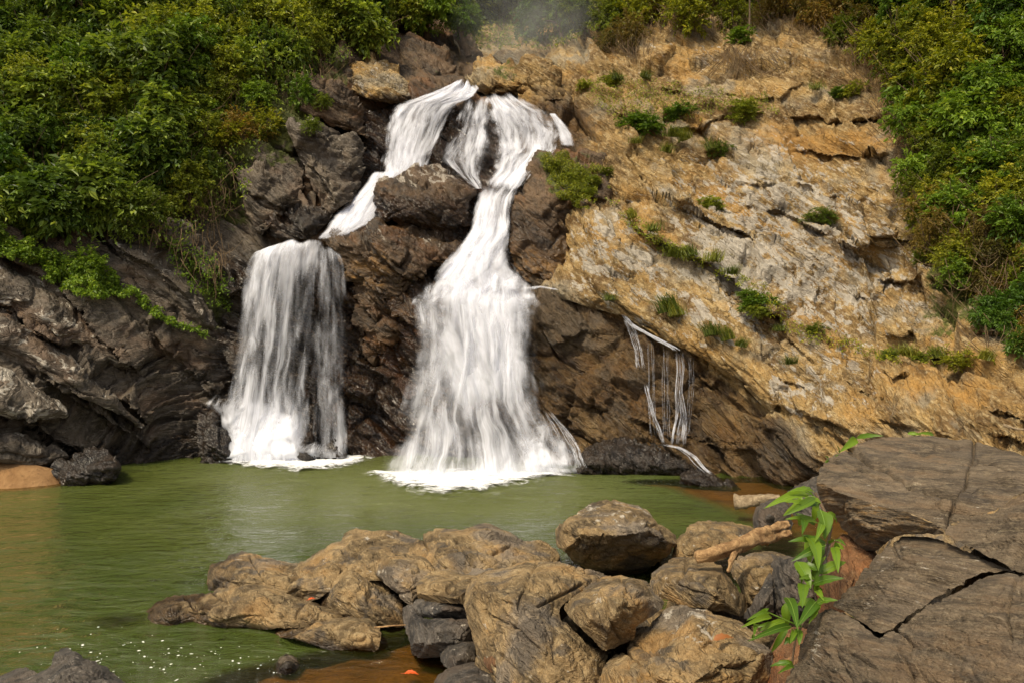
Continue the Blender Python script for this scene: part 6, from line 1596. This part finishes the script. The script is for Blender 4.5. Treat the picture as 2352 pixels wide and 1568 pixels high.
# ------------------------------------------------------------------ logs
def log(label, pts, r0, r1, mat, seed, prongs=(), name="driftwood_log"):
    """pts: world points of the axis; knotted, tapering, with broken ends"""
    root = empty(name, pts[len(pts) // 2], label, "log")
    o3 = np.array(root.location)
    def limb(nm, ax, a, b):
        ax = np.array(ax, float); n = 70; s = np.linspace(0, 1, len(ax)); t = np.linspace(0, 1, n)
        c = np.stack([np.interp(t, s, ax[:, k]) for k in range(3)], -1)
        V, F = tube_arrays(c, a, b, 18)
        ring = V.reshape(n, 18, 3); ctr = c[:, None]
        dv = ring - ctr
        ang = np.linspace(0, 2 * math.pi, 18, endpoint=False)
        q = np.stack([np.cos(ang)[None] * 1.3 + 0 * t[:, None], np.sin(ang)[None] * 1.3 + 0 * t[:, None], (t * 4)[:, None] + 0 * ang[None]], -1)
        k = 1 + 0.45 * fbm(q, 3, seed) + 0.35 * fbm(q * np.array([3, 3, 0.7]), 4, seed + 1)
        ring = ctr + dv * k[..., None]
        ring[0] = ring[0] * 0.5 + c[0] * 0.5; ring[-1] = ring[-1] * 0.45 + c[-1] * 0.55
        V = np.concatenate([ring.reshape(-1, 3), c[:1], c[-1:]])
        e = []
        for i in range(18):
            e.append((i, len(V) - 2, (i + 1) % 18, (i + 1) % 18)); 
        Q = np.concatenate([F[:, [0, 1, 2]], F[:, [0, 2, 3]], np.array([(i, len(V) - 2, (i + 1) % 18) for i in range(18)]), np.array([((n - 1) * 18 + i, (n - 1) * 18 + (i + 1) % 18, len(V) - 1) for i in range(18)])])
        link(nm, mesh_data(nm, V - o3, Q), mat, root)
    limb("trunk", pts, r0, r1)
    for k, (ax, a, b) in enumerate(prongs): limb("branch", ax, a, b)
    return root
def Z8(x, y, d): return at(1249.5 + x * 0.46875, 964.7 + y * 0.46875, d)
log("weathered orange brown driftwood log with a forked end resting on the boulders", [Z8(740, 672, 7.1), Z8(830, 655, 7.1), Z8(950, 605, 7.2), Z8(1060, 570, 7.4), Z8(1100, 556, 7.5)], 0.055, 0.085, M_LOG, 5,
    [([Z8(1060, 562, 7.42), Z8(1120, 530, 7.5), Z8(1195, 505, 7.6)], 0.062, 0.036), ([Z8(1060, 582, 7.42), Z8(1130, 566, 7.5), Z8(1208, 548, 7.55)], 0.062, 0.030), ([Z8(935, 640, 7.15), Z8(915, 690, 7.0), Z8(902, 742, 6.9)], 0.03, 0.014)])
log("pale bleached log floating at the far edge of the pool", [Z8(930, 398, 12.4), Z8(1020, 396, 12.3), Z8(1160, 386, 12.2)], 0.12, 0.09, M_PALELOG, 9, [([Z8(930, 385, 12.35), Z8(990, 388, 12.3), Z8(1060, 392, 12.2)], 0.05, 0.04)])
log("thin pale stick lying on the rock at the right edge", [Z8(2250, 22, 10.5), Z8(2310, 40, 10.4), Z8(2400, 50, 10.3)], 0.02, 0.012, M_PALELOG, 12, name="dead_stick")
log("thin brown twig wedged at the foot of the layered rock", [at(860, 1440, 6.95), at(900, 1436, 6.9), at(932, 1434, 6.9)], 0.007, 0.004, M_LOG, 14, name="dead_stick")

# ------------------------------------------------------------------ vine with long leaves by the near slab
def big_leaf(name, base, tip, width, parent, up=(0, -0.6, 0.8), sag=0.12, mat=L_VINE, fold=0.18, rib=False):
    b = np.array(base); t = np.array(tip); L = np.linalg.norm(t - b)
    dv = (t - b) / L; sd = unit(np.cross(dv, np.array(up, float))); nn = np.cross(sd, dv)
    n = 9; Vv = []; Ff = []
    for i in range(n):
        s = i / (n - 1)
        w = width * (math.sin(math.pi * min(1, s ** 0.75 * 1.0)) ** 0.8) * (1 - 0.25 * s) + 0.001
        c = b + dv * L * s + nn * L * sag * (math.sin(math.pi * s) - 0.3 * s * s)
        for k, q in enumerate((-1, -0.5, 0, 0.5, 1)):
            Vv.append(c + sd * w * 0.5 * q + nn * w * fold * abs(q) + nn * 0.004 * math.sin(s * 22 + q * 3) * abs(q))
    for i in range(n - 1):
        for k in range(4): Ff.append((i * 5 + k, i * 5 + k + 1, (i + 1) * 5 + k + 1, (i + 1) * 5 + k))
    o = link(name, mesh_data(name, np.array(Vv) - np.array(parent.location), np.array(Ff)), mat, parent)
    if rib:
        mid = np.array(Vv).reshape(n, 5, 3)[:, 2] + nn * 0.0015 - np.array(parent.location)
        V2, F2 = tube_arrays(mid, width * 0.035, width * 0.012, 4)
        link("midrib", mesh_data("midrib", V2, F2), L_RIB, o)
    return o

vine = empty("vine", Z8(1240, 1090, 4.3), "bright green vine with long pointed leaves climbing beside the near slab", "vine")
VD = lambda y: 4.9 - 0.75 * (y - 340) / 750
stem = [(1330, 355), (1372, 440), (1408, 520), (1392, 600), (1380, 660), (1345, 740), (1312, 820), (1338, 890), (1265, 1000), (1232, 1070), (1215, 1190)]
V_, F_ = tube_arrays([Z8(x, y, VD(y) + 0.06) for x, y in stem], 0.010, 0.006, 6)
link("stem", mesh_data("stem", V_ - np.array(vine.location), F_), M_BARK, vine)
V_, F_ = tube_arrays([Z8(x, y, VD(y)) for x, y in [(1262, 1010), (1190, 980), (1110, 945), (1090, 940)]], 0.006, 0.003, 5)
link("stem", mesh_data("stem", V_ - np.array(vine.location), F_), L_VINE, vine)
LV = [(1300, 365, 1080, 425, 42), (1325, 352, 1200, 345, 26), (1330, 380, 1178, 465, 40), (1345, 408, 1225, 432, 34), (1340, 502, 1183, 480, 34), (1352, 436, 1378, 582, 70), (1385, 450, 1402, 545, 42), (1382, 600, 1198, 590, 40), (1398, 606, 1478, 606, 38),
      (1285, 568, 1348, 728, 62), (1380, 612, 1213, 688, 40), (1348, 752, 1482, 690, 46), (1318, 802, 1468, 770, 44), (1238, 690, 1308, 822, 62), (1340, 735, 1245, 700, 36), (1272, 800, 1266, 912, 50), (1335, 835, 1372, 882, 30), (1188, 868, 1245, 1022, 50), (1332, 888, 1245, 1004, 50),
      (1330, 902, 1438, 878, 34), (1420, 620, 1442, 742, 40), (1108, 942, 995, 976, 24), (1115, 962, 970, 1010, 28), (1182, 982, 1048, 1032, 30), (1212, 1008, 1005, 1076, 34), (1240, 1020, 1252, 1098, 36), (1222, 1030, 1208, 1088, 28), (1045, 1008, 1028, 1052, 24), (1212, 1192, 1108, 1202, 24), (1345, 905, 1300, 990, 30),
      (1275, 490, 1266, 552, 34), (1290, 420, 1175, 395, 28), (1360, 500, 1330, 590, 34), (1340, 660, 1270, 650, 30), (1322, 770, 1250, 775, 26), (1300, 330 + 30, 1240, 340, 22), (1220, 1205, 1150, 1235, 22)]
r = random.Random(5)
for k, (x0, y0, x1, y1, w) in enumerate(LV):
    d0 = VD(y0) - r.uniform(0.0, 0.10); d1 = VD(y1) - r.uniform(0.02, 0.22)
    big_leaf("leaf", Z8(x0, y0, d0), Z8(x1, y1, d1), w * 0.46875 / FOC * d0 * 1.15, vine, up=(r.uniform(-0.3, 0.3), -0.8, 0.5 + r.random() * 0.5), rib=True)
for k, (x0, y0, x1, y1, w) in enumerate(LV[:32]):
    ox, oy = r.uniform(-35, 35), r.uniform(-40, 40); an = r.uniform(-0.9, 0.9)
    ex, ey = (x1 - x0) * 0.72, (y1 - y0) * 0.72
    ex, ey = ex * math.cos(an) - ey * math.sin(an), ex * math.sin(an) + ey * math.cos(an)
    big_leaf("leaf", Z8(x0 + ox, y0 + oy, VD(y0) + 0.05), Z8(x0 + ox + ex, y0 + oy + ey, VD(y0) + r.uniform(-0.02, 0.15)), w * 0.8 * 0.46875 / FOC * 4.6 * 1.15, vine, up=(r.uniform(-0.5, 0.5), -0.7, 0.6))
v2 = empty("vine_shoot", Z8(1440, 150, 5.5), "bright green leafy shoot at the far left corner of the big slab", "vine")
for (x0, y0, x1, y1, w) in [(1530, 88, 1452, 152, 44), (1530, 86, 1662, 74, 28), (1425, 175, 1440, 122, 14), (1375, 205, 1380, 172, 20)]:
    big_leaf("leaf", Z8(x0, y0, 5.6), Z8(x1, y1, 5.45), w * 0.46875 / FOC * 5.5, v2, up=(0, -0.9, 0.4))
v3 = empty("vine_shoot", Z8(1845, 75, 6.0), "single bright green leaf pair peeping over the top of the big slab", "vine")
for (x0, y0, x1, y1, w) in [(1780, 64, 1850, 70, 20), (1910, 72, 1830, 62, 20)]:
    big_leaf("leaf", Z8(x0, y0, 6.0), Z8(x1, y1, 5.95), w * 0.46875 / FOC * 6, v3, up=(0, -0.9, 0.4))

# fallen leaves
t = NT("orange_leaf"); b = t.n("ShaderNodeBsdfPrincipled"); b.inputs["Base Color"].default_value = (0.55, 0.085, 0.012, 1); b.inputs["Roughness"].default_value = 0.5; t.set(t.out.inputs["Surface"], b.outputs[0]); M_OL = t.m
t = NT("brown_leaf"); b = t.n("ShaderNodeBsdfPrincipled"); n1 = t.noise(t.n("ShaderNodeTexCoord").outputs["Object"], 30, 4, 0.6); t.set(b.inputs["Base Color"], t.mix(n1, (0.18, 0.055, 0.012, 1), (0.34, 0.13, 0.03, 1))); b.inputs["Roughness"].default_value = 0.6; t.set(t.out.inputs["Surface"], b.outputs[0]); M_BL = t.m
def fallen(lab, u, v, d, px, ang, mat, flat=True):
    p = empty("fallen_leaf", at(u, v, d), lab, "leaf")
    s = px / FOC * d
    dx = np.array([math.cos(ang), math.sin(ang) * 0.8, 0.04]) * s
    c = np.array(at(u, v, d))
    big_leaf("blade", c - dx * 0.5, c + dx * 0.5, s * 0.42, p, up=(0, -0.25, 1), sag=0.12, mat=mat, fold=0.12)
    V_, F_ = tube_arrays([c - dx * 0.5, c - dx * 0.75], 0.002, 0.0015, 4)
    link("stalk", mesh_data("stalk", V_ - np.array(p.location), F_), mat, p)
dw = FOC * (CAM_H - 0.012) / (1546 - CY)
fallen("small bright orange leaf floating on the amber shallows", 945, 1546, dw, 34, -0.2, M_OL)
def on_rock(u, v): return float(depth(np.array([u]), np.array([v]), ZALL, 2)[0]) - 0.025
fallen("curled brown leaf lying on the broad flat topped boulder", 1662, 1466, on_rock(1662, 1466), 52, 0.3, M_BL)
fallen("small red leaf caught on the long outcrop", 716, 1375, on_rock(716, 1375), 18, 0.5, M_OL)
